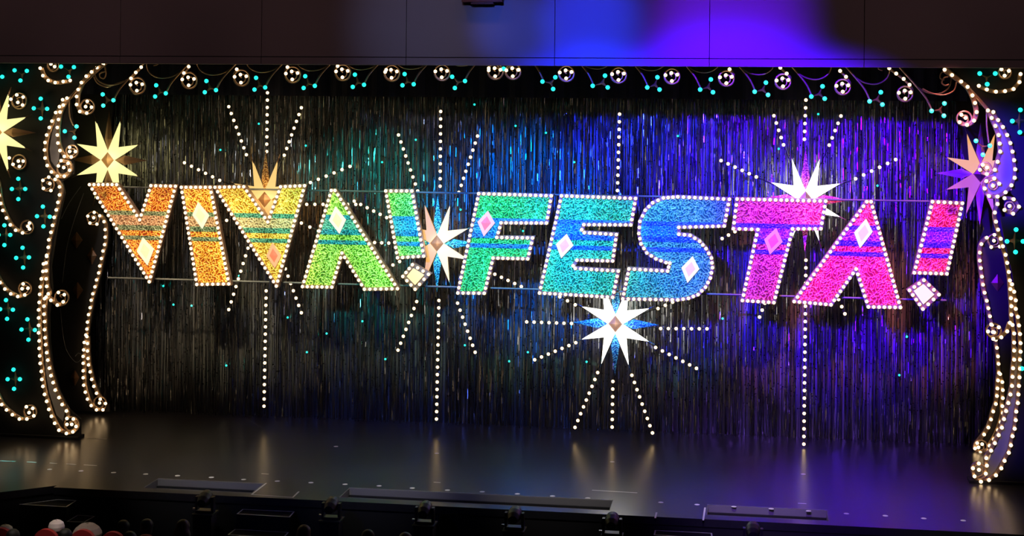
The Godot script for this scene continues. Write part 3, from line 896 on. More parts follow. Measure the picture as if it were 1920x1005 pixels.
# ---------------------------------------------------------------- the sign
const ZL := 1.0
func letter(called: String, label: String, px: Array, dot: Array, tones: Array, stripe: Color, pale: Color, tint_l: Color, tint_r: Color, lamp: Array, lamp_c: Color, lamp_edge: Color, group := "") -> void:
	var outline := poly(px, ZL)
	var lo := Vector2(INF, INF)
	var hi := -lo
	for p in outline:
		lo = lo.min(p)
		hi = hi.max(p)
	var off := Vector3((lo.x + hi.x) * 0.5, lo.y, ZL)
	var t := thing(called, label, "sign letter", off, group)
	var shapes := [outline]
	if dot.size() > 0:
		shapes.append(poly(dot, ZL))
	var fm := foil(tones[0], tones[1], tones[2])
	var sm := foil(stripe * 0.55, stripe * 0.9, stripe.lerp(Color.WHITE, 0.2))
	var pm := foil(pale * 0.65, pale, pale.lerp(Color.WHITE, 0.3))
	var bands := [[3.0, 2.0, 0], [0.0, 3.0, 0]]
	var cut := [6.0, 4.2, 4.113, 3.92, 3.82, 3.715, 3.635, 0.0]
	var which := [0, 1, 2, 1, 0, 1, 0]
	for si in shapes.size():
		var sh: PackedVector2Array = shapes[si]
		var g := geo(off)
		for q in Geometry2D.offset_polygon(sh, 0.035, Geometry2D.JOIN_MITER):
			g.slab(q, ZL - 0.12, ZL)
		put("casing", g.mesh(M.casing), t)
		var inner := Geometry2D.offset_polygon(sh, -0.034, Geometry2D.JOIN_MITER)
		if si == 1:
			g = geo(off)
			inner = Geometry2D.offset_polygon(sh, -0.055, Geometry2D.JOIN_MITER)
			g.slab(inner[0], ZL, ZL + 0.03)
			put("lit_diamond", g.mesh(glow(lamp_c, 1.2)), t)
		else:
			for b in 7:
				g = geo(off)
				for q in inner:
					var strip := PackedVector2Array([Vector2(-20, cut[b]), Vector2(20, cut[b]), Vector2(20, cut[b + 1]), Vector2(-20, cut[b + 1])])
					for piece in Geometry2D.intersect_polygons(q, strip):
						g.slab(piece, ZL, ZL + (0.012 if which[b] == 0 else 0.016))
				for k in g.v.size():
					g.c[k] = tint_l.lerp(tint_r, clampf((g.v[k].x + off.x - lo.x) / (hi.x - lo.x), 0, 1))
				if g.v.size() > 0:
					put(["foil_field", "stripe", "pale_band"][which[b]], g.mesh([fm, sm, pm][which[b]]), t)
		# bulbs round the outline
		for i in sh.size():
			var a := sh[i]
			var b := sh[(i + 1) % sh.size()]
			var n := maxi(1, roundi(a.distance_to(b) / (0.102 if si == 0 else 0.115)))
			for k in n:
				var p := a.lerp(b, float(k) / n)
				bulb(t, Vector3(p.x, p.y, ZL) - off)
	if lamp.size() > 0:
		var g := geo(off)
		var q := poly(lamp, ZL)
		g.slab(Geometry2D.offset_polygon(q, 0.012, Geometry2D.JOIN_MITER)[0], ZL + 0.012, ZL + 0.04)
		var fr := put("lit_diamond", g.mesh(glow(lamp_edge, 1.0)), t)
		g = geo(off)
		var c := Vector2.ZERO
		for p in q:
			c += p * 0.25
		var small := PackedVector2Array()
		for p in q:
			small.append(c.lerp(p, 0.62))
		g.peak(small, c, ZL + 0.03, ZL + 0.042, ZL + 0.05)
		put("lamp_core", g.mesh(glow(lamp_c, 1.0)), fr)

func letters() -> void:
	var w := Color.WHITE
	var cream := Color.from_rgba8(255, 244, 180)
	letter("letter_v", "orange glitter letter V edged with bulbs beside the first star", [169, 346, 220, 346, 263, 412, 284, 348, 330, 349, 281, 528], [], [srgb(160, 58, 2), srgb(240, 132, 14), srgb(255, 220, 120)], srgb(122, 140, 104), srgb(206, 152, 116), w, Color(1, 0.98, 0.9), [269, 447, 288, 467, 277, 495, 259, 471], cream, Color.from_rgba8(255, 250, 205))
	letter("letter_i", "golden glitter letter I edged with bulbs between the two letters V", [341, 351, 395, 351, 430, 532, 370, 533], [], [srgb(168, 78, 0), srgb(244, 162, 14), srgb(255, 232, 130)], srgb(104, 140, 104), srgb(206, 160, 116), w, w, [372.5, 381, 392, 404, 380, 427, 363, 403], cream, Color.from_rgba8(255, 250, 205))
	letter("letter_v", "yellow glitter letter V with a star showing through its notch", [404, 351, 458, 350, 503, 416, 527, 350, 572, 348, 519, 536], [], [srgb(160, 112, 8), srgb(224, 182, 36), srgb(255, 244, 150)], srgb(60, 156, 138), srgb(200, 186, 140), Color(1, 0.92, 0.9), Color(0.9, 1, 0.9), [512, 456.6, 527, 479, 516, 500, 501.5, 479], Color.from_rgba8(250, 120, 70), Color.from_rgba8(255, 180, 120))
	letter("letter_a", "yellow-green glitter letter A edged with bulbs before the middle star", [622, 357, 629, 357, 746, 541, 684, 542, 642, 474, 623, 538, 568, 537], [], [srgb(74, 120, 16), srgb(150, 200, 44), srgb(236, 252, 150)], srgb(0, 150, 184), srgb(70, 172, 160), Color(1, 0.94, 0.9), Color(0.5, 0.95, 0.9), [630, 389, 648, 412, 637, 436, 619, 413], cream, Color.from_rgba8(255, 252, 225))
	letter("exclamation_mark", "green glitter exclamation mark with a lit diamond dot beside the middle star", [724, 358, 773, 358, 795, 480, 746, 483], [774, 496, 804, 514, 779, 542, 756, 518], [srgb(44, 130, 24), srgb(84, 196, 60), srgb(204, 250, 150)], srgb(0, 150, 196), srgb(20, 172, 196), w, Color(0.8, 0.95, 1), [], Color.from_rgba8(255, 236, 160), Color.from_rgba8(255, 250, 215))
	letter("letter_f", "green glitter letter F with a pink lit diamond", [898, 363, 1034, 367, 1025, 418, 940, 417.6, 932, 445, 999, 446, 990, 485, 925, 483.6, 908.5, 549.5, 859, 549], [], [srgb(0, 116, 34), srgb(0, 190, 62), srgb(96, 240, 130)], srgb(0, 130, 200), srgb(0, 146, 190), w, Color(0.9, 0.92, 1), [915, 397, 927, 418, 908, 441, 897, 416], Color.from_rgba8(250, 110, 150), Color.from_rgba8(255, 205, 215))
	letter("letter_e", "teal glitter letter E with a pale lit diamond", [1053, 367, 1192, 372, 1183, 421.5, 1095, 421, 1091, 430.5, 1096, 436, 1156, 439.6, 1149, 489, 1082, 487.5, 1075, 498, 1079, 503, 1159.5, 508, 1149, 557, 1012, 549], [], [srgb(0, 104, 56), srgb(0, 172, 88), srgb(100, 240, 164)], srgb(0, 104, 216), srgb(0, 130, 206), w, w, [1062.5, 440, 1074, 460, 1053, 482, 1044, 458], Color.from_rgba8(250, 195, 205), Color.from_rgba8(255, 246, 240))
	letter("letter_s", "blue glitter letter S with a white lit diamond", [1367.6, 373.4, 1358, 423.6, 1273, 426, 1273, 439, 1294, 441, 1312, 452, 1324, 466, 1334, 483.5, 1336, 501.6, 1332, 521, 1323, 538, 1309, 552, 1291, 559, 1271, 562, 1168, 560, 1179.5, 504, 1252, 508, 1256, 493, 1249, 492, 1230, 485, 1213, 474, 1202, 457, 1198, 437.5, 1200, 415, 1210, 394, 1224, 380, 1244, 371, 1271, 369], [], [srgb(10, 100, 74), srgb(36, 150, 100), srgb(140, 230, 176)], srgb(0, 96, 228), srgb(0, 136, 222), Color(0.4, 1, 0.9), Color(1, 0.42, 1), [1298.5, 482, 1310, 504, 1289.5, 528, 1279, 502], Color.from_rgba8(245, 200, 205), Color.from_rgba8(255, 250, 244))
	letter("letter_t", "purple-pink glitter letter T with a magenta lit diamond", [1382, 373, 1548, 377, 1539, 428.6, 1486, 429, 1451, 567, 1392, 563, 1421, 430, 1375, 428.6], [], [srgb(136, 6, 50), srgb(216, 24, 76), srgb(255, 140, 170)], srgb(64, 10, 200), srgb(150, 20, 180), Color(0.5, 0.6, 1), w, [1455, 429, 1466, 453, 1444, 475, 1434, 449], Color.from_rgba8(245, 60, 235), Color.from_rgba8(250, 130, 245))
	letter("letter_a", "hot pink glitter letter A with a pale lit diamond at its top", [1625, 378, 1633, 378, 1688, 576, 1628, 575, 1605, 504, 1558, 571, 1489, 565], [], [srgb(150, 0, 40), srgb(232, 14, 62), srgb(255, 130, 150)], srgb(64, 0, 200), srgb(160, 20, 170), Color(0.9, 1, 1), w, [1623.5, 412, 1634.6, 434, 1612.5, 463, 1602.5, 436], Color.from_rgba8(250, 205, 205), Color.from_rgba8(255, 248, 240))
	letter("exclamation_mark", "hot pink glitter exclamation mark with a lit diamond dot at the sign's end", [1748, 378, 1804, 381, 1775, 513, 1714, 511], [1732, 525, 1760, 552, 1730, 579, 1705, 544], [srgb(150, 0, 36), srgb(234, 14, 58), srgb(255, 130, 146)], srgb(64, 0, 205), srgb(120, 0, 205), w, w, [], Color.from_rgba8(255, 220, 190), Color.from_rgba8(255, 250, 230))
	# the two pipes that carry the letters
	for b in [[4.655, "upper grey pipe that carries the sign's letters"], [2.85, "lower grey pipe that carries the sign's letters"]]:
		var t := thing("sign_pipe", b[1], "pipe", Vector3(0, b[0], ZL - 0.15))
		var sh := 0.0 if b[0] > 4.0 else 0.4
		var g := geo()
		g.tube([Vector3(-8.05, 0, 0), Vector3(8.1, 0, 0)], 0.02, 8)
		put("pipe", g.mesh(mat(srgb(84, 86, 88), 0.5, 0.3)), t)
		for x in [-7.0, -3.5, 0.0, 3.5, 7.0]:
			g = geo()
			g.tube([Vector3(x + sh, 0, -0.02), Vector3(x + sh, (14.2 if b[0] > 4.0 else 4.63) - b[0], -0.02)], 0.003, 4)
			put("cable", g.mesh(M.black), t)

# ---------------------------------------------------------------- stars
func star(label: String, px: float, py: float, rpx: float, z: float, lit: Array, spike: Material, tip: Material, rays: Array, light := true) -> void:
	var c := at_z(px, py, z)
	var R := c.distance_to(at_z(px, py + rpx, z))
	var t := thing("star_lamp", label, "star lamp", c, "star lamps of the sign")
	var P := func(a: float, r: float) -> Vector2: return Vector2(sin(a) * r * R * 0.83, cos(a) * r * R)
	for k in 4:
		var a := k * PI / 2
		var in_ := 0.17
		var mid_a: Vector2 = P.call(a + PI / 4, 0.37)
		var A: Vector2 = P.call(a, in_)
		var B: Vector2 = P.call(a + PI / 2, in_)
		var t1: Vector2 = P.call(a + 0.385, 0.84)
		var t2: Vector2 = P.call(a + PI / 2 - 0.385, 0.84)
		# a bent arrow of two lit arms, creased along each arm
		var g := geo()
		var z1 := 0.05
		var inner: Vector2 = P.call(a + PI / 4, 0.121)
		for tri_ in [[A, t1, mid_a], [A, mid_a, inner], [inner, mid_a, B], [mid_a, t2, B]]:
			g.flat(Vector3(tri_[0].x, tri_[0].y, z1), Vector3(tri_[1].x, tri_[1].y, z1), Vector3(tri_[2].x, tri_[2].y, z1), Vector3.BACK)
		var edge := [A, t1, mid_a, t2, B, inner]
		for i in edge.size():
			var p: Vector2 = edge[i]
			var q: Vector2 = edge[(i + 1) % edge.size()]
			g.quad(Vector3(p.x, p.y, 0), Vector3(q.x, q.y, 0), Vector3(q.x, q.y, z1), Vector3(p.x, p.y, z1), Vector3(p.x + q.x - 2 * inner.x, p.y + q.y - 2 * inner.y, 0))
		put("lit_arm", g.mesh(lit[k % lit.size()]), t)
		# points that end the two arms
		for e in [[t1, P.call(a + 0.385, 1.0), A.lerp(t1, 0.93), mid_a.lerp(t1, 0.93)], [t2, P.call(a + PI / 2 - 0.385, 1.0), B.lerp(t2, 0.93), mid_a.lerp(t2, 0.93)]]:
			g = geo()
			g.peak(PackedVector2Array([e[1], e[2], e[3]]), (e[1] + e[2] + e[3]) / 3.0, 0.0, 0.03, 0.052)
			put("arm_tip", g.mesh(tip), t)
		# unlit spike between the arms
		g = geo()
		var dirv: Vector2 = P.call(a, 1.0)
		var side := Vector2(-cos(a) * 0.83, sin(a)) * R * 0.095
		g.peak(PackedVector2Array([P.call(a, 0.15), P.call(a, 0.42) + side, dirv, P.call(a, 0.42) - side]), P.call(a, 0.42), -0.03, 0.0, 0.045)
		put("spike", g.mesh(spike), t)
	var g := geo()
	var d := PackedVector2Array()
	for k in 4:
		d.append(P.call(k * PI / 2, 0.165))
	g.peak(d, Vector2.ZERO, -0.03, 0.03, 0.07)
	put("centre_diamond", g.mesh(M.bronze), t)
	g = geo()
	g.lathe([Vector2(0.0, -0.1), Vector2(0.1 * R, -0.1), Vector2(0.1 * R, -0.02)], 10)
	put("hub", g.mesh(M.black), t)
	g = geo()
	g.tube([Vector3(0, 0, -0.09), Vector3(0, 14.2 - c.y, -0.09)], 0.003, 4)
	put("cable", g.mesh(M.black), t)
	if light:
		var l := OmniLight3D.new()
		l.name = "lamp"
		t.add_child(l)
		l.position = Vector3(0, 0, 0.25)
		l.light_color = lit[0].emission
		l.light_energy = 0.35
		l.light_size = 0.2
		l.omni_range = 40.0
		l.omni_attenuation = 2.0
		l.shadow_enabled = true
	for r in rays:
		var a := at_z(r[0], r[1], z - 0.12)
		var b := at_z(r[2], r[3], z - 0.12)
		g = geo(c)
		g.tube([a, b], 0.011, 5)
		var near := a if a.distance_to(c) < b.distance_to(c) else b
		g.tube([c + Vector3(0, 0, -0.1), near], 0.008, 4)
		var o := put("ray", g.mesh(M.black), t)
		for k in r[4]:
			bulb(o, a.lerp(b, float(k) / (r[4] - 1)) - c)

func stars() -> void:
	var yellow := glow(Color.from_rgba8(255, 240, 160), 1.15)
	var amber := glow(Color.from_rgba8(255, 205, 120), 1.0)
	var orange := glow(Color.from_rgba8(255, 182, 90), 0.85)
	var cream := glow(Color.from_rgba8(255, 232, 180), 1.15)
	var white := glow(Color.from_rgba8(255, 250, 232), 3.5)
	var peach := glow(Color.from_rgba8(255, 184, 110), 0.9)  # weak glow in place of warm light reflected by the unlit star
	var rose := glow(Color.from_rgba8(240, 120, 225), 0.6)  # weak glow in place of the purple reflection on its lower arms
	var bronze: Material = M.bronze
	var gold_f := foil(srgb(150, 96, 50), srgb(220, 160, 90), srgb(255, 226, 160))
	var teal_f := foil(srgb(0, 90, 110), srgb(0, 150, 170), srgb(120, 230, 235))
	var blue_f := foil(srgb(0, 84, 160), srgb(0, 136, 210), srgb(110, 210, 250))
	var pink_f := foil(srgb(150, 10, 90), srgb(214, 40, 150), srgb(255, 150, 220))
	star("yellow lit star above the corner of the first letter V", 203, 300, 93, 0.55, [yellow], bronze, bronze, [])
	star("yellow lit star on the outer field of the broad arch panel with green flower lights", -6, 248, 92, 2.7, [yellow], bronze, bronze, [])
	star("amber star showing through the notch of the yellow letter V", 497, 374, 92, 0.72, [amber, orange, orange, amber], gold_f, gold_f, [
		[502.5, 174, 501, 284, 9], [430, 200, 463, 290, 8], [566, 202, 534, 291, 8], [347, 305, 413, 338, 6], [657, 312, 583, 342, 6], [576, 383, 668, 383, 7], [566, 418, 630, 448, 5], [426, 413, 385, 436, 4], [466, 465, 430, 580, 9], [531, 490, 566, 586, 8], [500, 545, 496, 761, 17]])
	star("amber star with teal spikes between the green exclamation mark and letter F", 820, 456, 92, 0.72, [cream, cream, orange, orange], teal_f, teal_f, [
		[827, 209, 826, 349, 11], [748, 253, 784, 358, 9], [896, 255, 861, 360.5, 9], [665, 377, 738, 414, 7], [690, 454, 743, 456, 5], [725, 503, 750, 490, 3], [782, 565, 747, 656, 8], [823.6, 563, 819, 785, 17], [858.6, 568, 891.5, 660, 8], [916, 508, 978, 537, 6]])
	star("white lit star with blue spikes hanging under letters E and S", 1154, 607, 97, 0.72, [white], blue_f, blue_f, [
		[1162, 214, 1158, 357, 11], [1050, 556, 1079, 571, 3], [988, 603, 1072, 606, 7], [1003, 674, 1080, 642, 7], [1121, 698, 1078.5, 800.6, 9], [1149.5, 714.6, 1148, 800, 7], [1185, 703, 1223.6, 811, 9], [1229.5, 651, 1306, 690, 7], [1239, 615.5, 1325.7, 616, 7], [1234, 578, 1275, 560, 4]])
	star("white lit star with pink spikes rising behind letter T", 1510, 374, 98, 0.72, [white], pink_f, pink_f, [
		[1511, 187.6, 1508, 261, 6], [1451, 217, 1469, 271.5, 5], [1576.6, 217.5, 1554.6, 272, 5], [1352, 301, 1418, 331.6, 6], [1679, 299, 1604, 335, 6], [1511, 487.5, 1507, 832, 25], [1434, 568, 1424, 594, 3], [1378, 434, 1354, 447, 3], [1572, 561, 1584, 588, 3]])
	star("unlit star with orange and purple reflections put in as glow behind the broad arch panel with the blue leaf", 1838, 326, 96, 0.9, [peach, rose, rose, peach], mat(srgb(190, 110, 190), 0.5), bronze, [], false)

func pin_lights() -> void:
	for p in [[486, 232], [414, 281], [574, 273], [890, 196], [967, 236], [1024, 249], [780, 262], [717, 304], [1077, 304], [1271, 255], [1460, 279], [1534, 214], [864, 393], [981, 433], [307, 536], [449, 517], [360, 573], [540, 595], [576, 660], [723, 673], [613, 625], [425, 685], [872, 647], [1355, 597], [1700, 631], [1686, 703], [990, 660], [1100, 678], [680, 602], [1586, 446], [1645, 348], [955, 677], [326, 571]]:
		var o := put("pin_light", bulb_mesh.pin, self, at_z(p[0], p[1], 0.06))
		tag(o, "tiny teal pin light hung among the tinsel strands", "pin light", "pin lights among the tinsel")

# ---------------------------------------------------------------- before the stage
func tread(parent: Node, q: Array, y: float, off: Vector3) -> void:
	var g := geo(off)
	var top := []
	for p in q:
		top.append(Vector3(p.x, y, p.y))
	g.quad(top[0], top[1], top[2], top[3], Vector3.UP)
	for i in 4:
		var a: Vector3 = top[i]
		var b: Vector3 = top[(i + 1) % 4]
		g.quad(a, b, Vector3(b.x, -1.2, b.z), Vector3(a.x, -1.2, a.z), ((a + b) * 0.5 - (top[0] + top[2]) * 0.5) * Vector3(1, 0, 1))
	var o := put("step", g.mesh(M.black), parent)
	g = geo(off)
	for i in 4:
		var a: Vector3 = top[i] + Vector3(0, 0.003, 0)
		var b: Vector3 = top[(i + 1) % 4] + Vector3(0, 0.003, 0)
		var c: Vector3 = (top[0] + top[2]) * 0.5
		var s := (b - a).cross(Vector3.UP).normalized() * 0.022
		if s.dot(c - a) < 0:
			s = -s
		g.quad(a, b, b + s, a + s, Vector3.UP)
	put("edge_tape", g.mesh(M.white_tape), o)

func stage_front() -> void:
	var st := [
		["black steps with white taped edges leading down below letter V with the star", [[[-3.51, 6.0], [-2.64, 5.99], [-2.62, 6.33], [-3.51, 6.3]], [[-3.52, 6.34], [-2.62, 6.36], [-2.61, 6.7], [-3.53, 6.68]]]],
		["black steps with white taped edges turning down from the side run", [[[-6.67, 5.97], [-6.34, 5.98], [-6.33, 6.4], [-7.15, 6.38]], [[-6.32, 6.0], [-6.0, 6.02], [-6.02, 6.4], [-6.32, 6.42]]]],
		["black steps with white taped edges leading down below the trough of letter T", [[[3.12, 6.02], [4.0, 6.02], [4.02, 6.3], [3.12, 6.3]]]],
	]
	for s in st:
		var q0: Array = s[1][0]
		var off := Vector3(q0[0][0], -1.2, q0[0][1])
		var t := thing("pit_steps", s[0], "steps", off)
		var y := -0.2
		for q in s[1]:
			tread(t, q.map(func(p): return Vector2(p[0], p[1])), y, off)
			y -= 0.23
	# lamps on boxes standing in the pit, their heads above the stage edge
	var spots := [[385, 921, "dark footlight projector standing before the short trough of letter V"], [622, 933, "dark footlight projector standing between the taped corner and the long trough"], [797, 941, "dark footlight projector standing at the long trough under the middle star"], [965, 951, "dark footlight projector standing at the middle of the long trough"], [1148, 962, "dark footlight projector standing at the long trough's end under letter E"], [1412, 980, "dark footlight projector standing before the trough of letter T"]]
	var shell_m := mat(srgb(30, 30, 34), 0.45)
	for p in spots:
		var c := at_z(p[0], p[1], 6.5)
		var t := thing("footlight_projector", p[2], "stage light", Vector3(c.x, -1.2, 6.5), "projectors standing along the stage edge")
		var h: float = c.y + 1.2
		var g := geo()
		g.box(Vector3(-0.15, 0, -0.14), Vector3(0.15, h - 0.36, 0.14))
		g.box(Vector3(-0.17, h - 0.36, -0.16), Vector3(0.17, h - 0.33, 0.16))
		put("stand_box", g.mesh(mat(srgb(30, 30, 34), 0.7)), t)
		g = geo()
		for s in [-1, 1]:
			g.box(Vector3(s * 0.13 - 0.02, h - 0.33, -0.05), Vector3(s * 0.13 + 0.02, h - 0.08, 0.05))
		g.box(Vector3(-0.13, h - 0.33, -0.08), Vector3(0.13, h - 0.29, 0.08))
		put("yoke", g.mesh(shell_m), t)
		g = geo()
		g.lathe([Vector2(0.0, -0.19), Vector2(0.07, -0.18), Vector2(0.1, -0.1), Vector2(0.11, 0.0), Vector2(0.1, 0.09), Vector2(0.075, 0.14), Vector2(0.06, 0.1), Vector2(0.0, 0.09)], 14, Vector3(0, 0.25, -0.97).normalized(), Vector3(0, h - 0.11, 0))
		put("head", g.mesh(shell_m), t)
		g = geo()
		g.box(Vector3(-0.2, h - 0.3, -0.02), Vector3(-0.15, h - 0.27, 0.03))
		put("connector", g.mesh(M.steel), t)

# ---------------------------------------------------------------- people in the front rows
func sdf_mesh(bones: Array, cell: float, blend: float, m: Material) -> ArrayMesh:   # surface nets round tapered capsules
	var lo := Vector3.INF
	var hi := -lo
	for b in bones:
		for e in [[b[0], b[1]], [b[2], b[3]]]:
			lo = lo.min(e[0] - Vector3.ONE * (e[1] + cell * 2))
			hi = hi.max(e[0] + Vector3.ONE * (e[1] + cell * 2))
	var n := Vector3i(((hi - lo) / cell).ceil()) + Vector3i.ONE
	var f := PackedFloat32Array()
	f.resize(n.x * n.y * n.z)
	for k in n.z:
		for j in n.y:
			for i in n.x:
				var p := lo + Vector3(i, j, k) * cell
				var d := 1e9
				for b in bones:
					var ab: Vector3 = b[2] - b[0]
					var h := clampf((p - b[0]).dot(ab) / maxf(ab.length_squared(), 1e-8), 0, 1)
					var e: float = (p - b[0] - ab * h).length() - lerpf(b[1], b[3], h)
					var x := clampf(0.5 + 0.5 * (e - d) / blend, 0, 1)
					d = e if d > 1e8 else lerpf(e, d, x) - blend * x * (1.0 - x)
				f[i + n.x * (j + n.y * k)] = d
	var cellv := {}
	var pos := PackedVector3Array()
	for k in n.z - 1:
		for j in n.y - 1:
			for i in n.x - 1:
				var sum := Vector3.ZERO
				var cnt := 0
				for e in [[0, 1], [2, 3], [4, 5], [6, 7], [0, 2], [1, 3], [4, 6], [5, 7], [0, 4], [1, 5], [2, 6], [3, 7]]:
					var a: int = e[0]
					var b: int = e[1]
					var va := f[(i + (a & 1)) + n.x * ((j + ((a >> 1) & 1)) + n.y * (k + (a >> 2)))]
					var vb := f[(i + (b & 1)) + n.x * ((j + ((b >> 1) & 1)) + n.y * (k + (b >> 2)))]
					if (va < 0) != (vb < 0):
						var pa := Vector3(a & 1, (a >> 1) & 1, a >> 2)
						var pb := Vector3(b & 1, (b >> 1) & 1, b >> 2)
						sum += pa.lerp(pb, va / (va - vb))
						cnt += 1
				if cnt > 0:
					cellv[Vector3i(i, j, k)] = pos.size()
					pos.append(lo + (Vector3(i, j, k) + sum / cnt) * cell)
	var st := SurfaceTool.new()
	st.begin(Mesh.PRIMITIVE_TRIANGLES)
	st.set_smooth_group(0)
	for p in pos:
		st.add_vertex(p)
	var axes := [Vector3i(1, 0, 0), Vector3i(0, 1, 0), Vector3i(0, 0, 1)]
	for c in cellv:
		for a in 3:
			var o: Vector3i = c + axes[a]
			if o.x >= n.x or o.y >= n.y or o.z >= n.z:
				continue
			var v0 := f[c.x + n.x * (c.y + n.y * c.z)]
			var v1 := f[o.x + n.x * (o.y + n.y * o.z)]
			if (v0 < 0) == (v1 < 0):
				continue
			var u: Vector3i = axes[(a + 1) % 3]
			var w: Vector3i = axes[(a + 2) % 3]
			if not (cellv.has(c - u) and cellv.has(c - w) and cellv.has(c - u - w)):
				continue
			var q := [cellv[c], cellv[c - u], cellv[c - u - w], cellv[c - w]]
			if v0 < 0:
				q.reverse()
			for t in [0, 1, 2, 0, 2, 3]:
				st.add_index(q[t])
	st.generate_normals()
	var am := st.commit()
	am.surface_set_material(0, m)
	return am

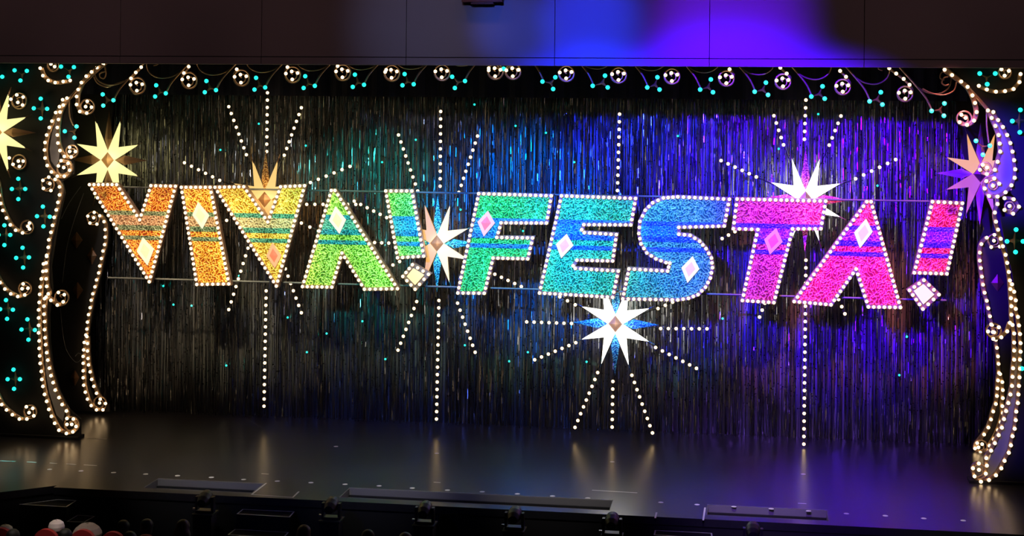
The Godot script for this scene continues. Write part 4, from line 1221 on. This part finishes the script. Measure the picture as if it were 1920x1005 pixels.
func audience() -> void:
	var red := mat(srgb(150, 24, 26), 0.75)
	red.rim_enabled = true
	red.rim = 0.3
	# seat with a rounded back
	var back := PackedVector2Array()
	for k in 17:
		var a := PI * k / 16.0
		back.append(Vector2(cos(a) * 0.2, 0.62 + sin(a) * 0.2))
	back.append(Vector2(-0.195, 0.2))
	back.append(Vector2(0.195, 0.2))
	var g := geo()
	g.slab(back, -0.02, 0.05)
	var back_m := g.mesh(red)
	g = geo()
	g.box(Vector3(-0.19, 0.36, -0.5), Vector3(0.19, 0.42, -0.03))
	var seat_m := g.mesh(red)
	g = geo()
	for s in [-1, 1]:
		g.box(Vector3(s * 0.2 - 0.01, 0, -0.3), Vector3(s * 0.2 + 0.01, 0.58, -0.05))
	var frame_m := g.mesh(M.black)
	# a seated body: head, neck, shoulders, torso, arms, thighs, shins
	var skin := mat(srgb(196, 150, 124), 0.6)
	var bones := [
		[Vector3(0, 1.2, -0.17), 0.082, Vector3(0, 1.12, -0.2), 0.07], [Vector3(0, 1.08, -0.15), 0.052, Vector3(0, 0.98, -0.13), 0.06],
		[Vector3(-0.15, 0.94, -0.13), 0.07, Vector3(0.15, 0.94, -0.13), 0.07], [Vector3(0, 0.9, -0.15), 0.13, Vector3(0, 0.58, -0.17), 0.14],
		[Vector3(-0.19, 0.92, -0.14), 0.055, Vector3(-0.22, 0.66, -0.2), 0.045], [Vector3(-0.22, 0.66, -0.2), 0.043, Vector3(-0.1, 0.56, -0.4), 0.034],
		[Vector3(0.19, 0.92, -0.14), 0.055, Vector3(0.22, 0.66, -0.2), 0.045], [Vector3(0.22, 0.66, -0.2), 0.043, Vector3(0.1, 0.56, -0.4), 0.034],
		[Vector3(-0.09, 0.55, -0.2), 0.085, Vector3(-0.1, 0.52, -0.56), 0.065], [Vector3(-0.1, 0.52, -0.56), 0.06, Vector3(-0.1, 0.1, -0.58), 0.04], [Vector3(-0.1, 0.07, -0.58), 0.04, Vector3(-0.1, 0.05, -0.72), 0.035],
		[Vector3(0.09, 0.55, -0.2), 0.085, Vector3(0.1, 0.52, -0.56), 0.065], [Vector3(0.1, 0.52, -0.56), 0.06, Vector3(0.1, 0.1, -0.58), 0.04], [Vector3(0.1, 0.07, -0.58), 0.04, Vector3(0.1, 0.05, -0.72), 0.035],
	]
	var body := sdf_mesh(bones, 0.026, 0.03, mat(srgb(60, 54, 58), 0.85))
	var hair_short := [[Vector3(0, 1.225, -0.155), 0.1, Vector3(0, 1.17, -0.13), 0.088], [Vector3(0, 1.14, -0.12), 0.07, Vector3(0, 1.09, -0.12), 0.05]]
	var hair_bob := [[Vector3(0, 1.225, -0.155), 0.106, Vector3(0, 1.16, -0.125), 0.1], [Vector3(-0.05, 1.13, -0.13), 0.08, Vector3(0.05, 1.1, -0.13), 0.08]]
	var dark := mat(srgb(26, 22, 22), 0.55)
	var brown := mat(srgb(86, 62, 50), 0.55)
	var meshes := {"short": sdf_mesh(hair_short, 0.018, 0.03, dark), "bob": sdf_mesh(hair_bob, 0.018, 0.03, brown)}
	# a cap and a gathered hat
	g = geo()
	g.lathe([Vector2(0.118, -0.03), Vector2(0.122, 0.02), Vector2(0.105, 0.075), Vector2(0.06, 0.108), Vector2(0, 0.115)], 16, Vector3.UP, Vector3(0, 1.245, -0.15))
	g.slab(PackedVector2Array([Vector2(-0.01, 1.36), Vector2(0.01, 1.36), Vector2(0.01, 1.37), Vector2(-0.01, 1.37)]), -0.16, -0.14)
	var cap := g.mesh(mat(srgb(226, 214, 206), 0.8))
	g = geo()
	for k in 28:
		var a0 := TAU * k / 28
		var a1 := TAU * (k + 1) / 28
		var r0 := 1.0 + 0.05 * (k % 2)
		var r1 := 1.0 + 0.05 * ((k + 1) % 2)
		var rows := [[0.2, -0.07], [0.215, -0.02], [0.17, 0.06], [0.1, 0.115], [0.02, 0.13]]
		for i in rows.size() - 1:
			var q := []
			for e in [[a0, r0, i], [a1, r1, i], [a1, r1, i + 1], [a0, r0, i + 1]]:
				q.append(Vector3(cos(e[0]) * rows[e[2]][0] * e[1], 1.24 + rows[e[2]][1], -0.15 + sin(e[0]) * rows[e[2]][0] * e[1]))
			g.quad(q[0], q[1], q[2], q[3], q[0] - Vector3(0, 1.2, -0.15))
	var hat := g.mesh(mat(srgb(132, 118, 108), 0.85))
	# pixel of the crown of the head, hair, hat, depth
	var folk := [
		[10, 984, "short", cap, "person in a white cap on the red seat at the row's outer end", 7.9],
		[106, 975, "short", cap, "person in a white cap seated beside the person in the gathered hat", 7.9],
		[164, 982, "bob", hat, "person in a wide gathered grey hat on a red seat", 7.9],
		[24, 991, "short", null, "dark-haired person seated behind the white cap at the row's outer end", 8.9],
		[122, 990, "short", null, "dark-haired person seated behind the gathered grey hat", 8.9],
		[243, 995, "short", null, "dark-haired person seated behind the empty red seats", 8.9],
		[231, 974, "short", null, "dark-haired person seated before the row of red seats", 7.0],
		[275, 972, "short", null, "dark-haired person on a red seat next to the brown-haired person", 7.9],
		[343, 974, "bob", null, "brown-haired person seated beside the dark projector", 7.55],
		[570, 984, "bob", null, "brown-haired person seated below the taped steps", 7.6],
		[690, 992, "short", null, "dark-haired person seated between two projectors", 7.6],
		[760, 998, "bob", null, "brown-haired person seated under the long trough", 7.6],
	]
	for p in folk:
		var c := at_z(p[0], p[1], p[5] - 0.15)
		var top := 1.33 if p[3] == null else 1.36
		var floor_y := c.y - top
		var t := thing("person", p[4], "person", Vector3(c.x, floor_y, p[5]), "people in the front rows")
		put("body", body, t)
		put("hair", meshes[p[2]], t)
		if p[3] != null:
			put("hat", p[3], t)
	var seats := [[4, 989, "red theatre seat of the person in a white cap at the row's outer end"], [88, 991, "red theatre seat of the person in a white cap beside the gathered hat"], [157, 992, "red theatre seat of the person in the gathered grey hat"], [213, 996, "empty red theatre seat next to the person in the gathered grey hat"], [274, 1002, "red theatre seat of the dark-haired person next to the brown-haired person"]]
	for i in seats.size():
		var s: Array = seats[i]
		var c := at_z(s[0], s[1], 8.1)
		var t := thing("theatre_seat", s[2], "seat", Vector3(c.x, c.y - 0.82, 8.1), "red seats in the front rows")
		put("backrest", back_m, t)
		put("seat_cushion", seat_m, t)
		put("frame", frame_m, t)
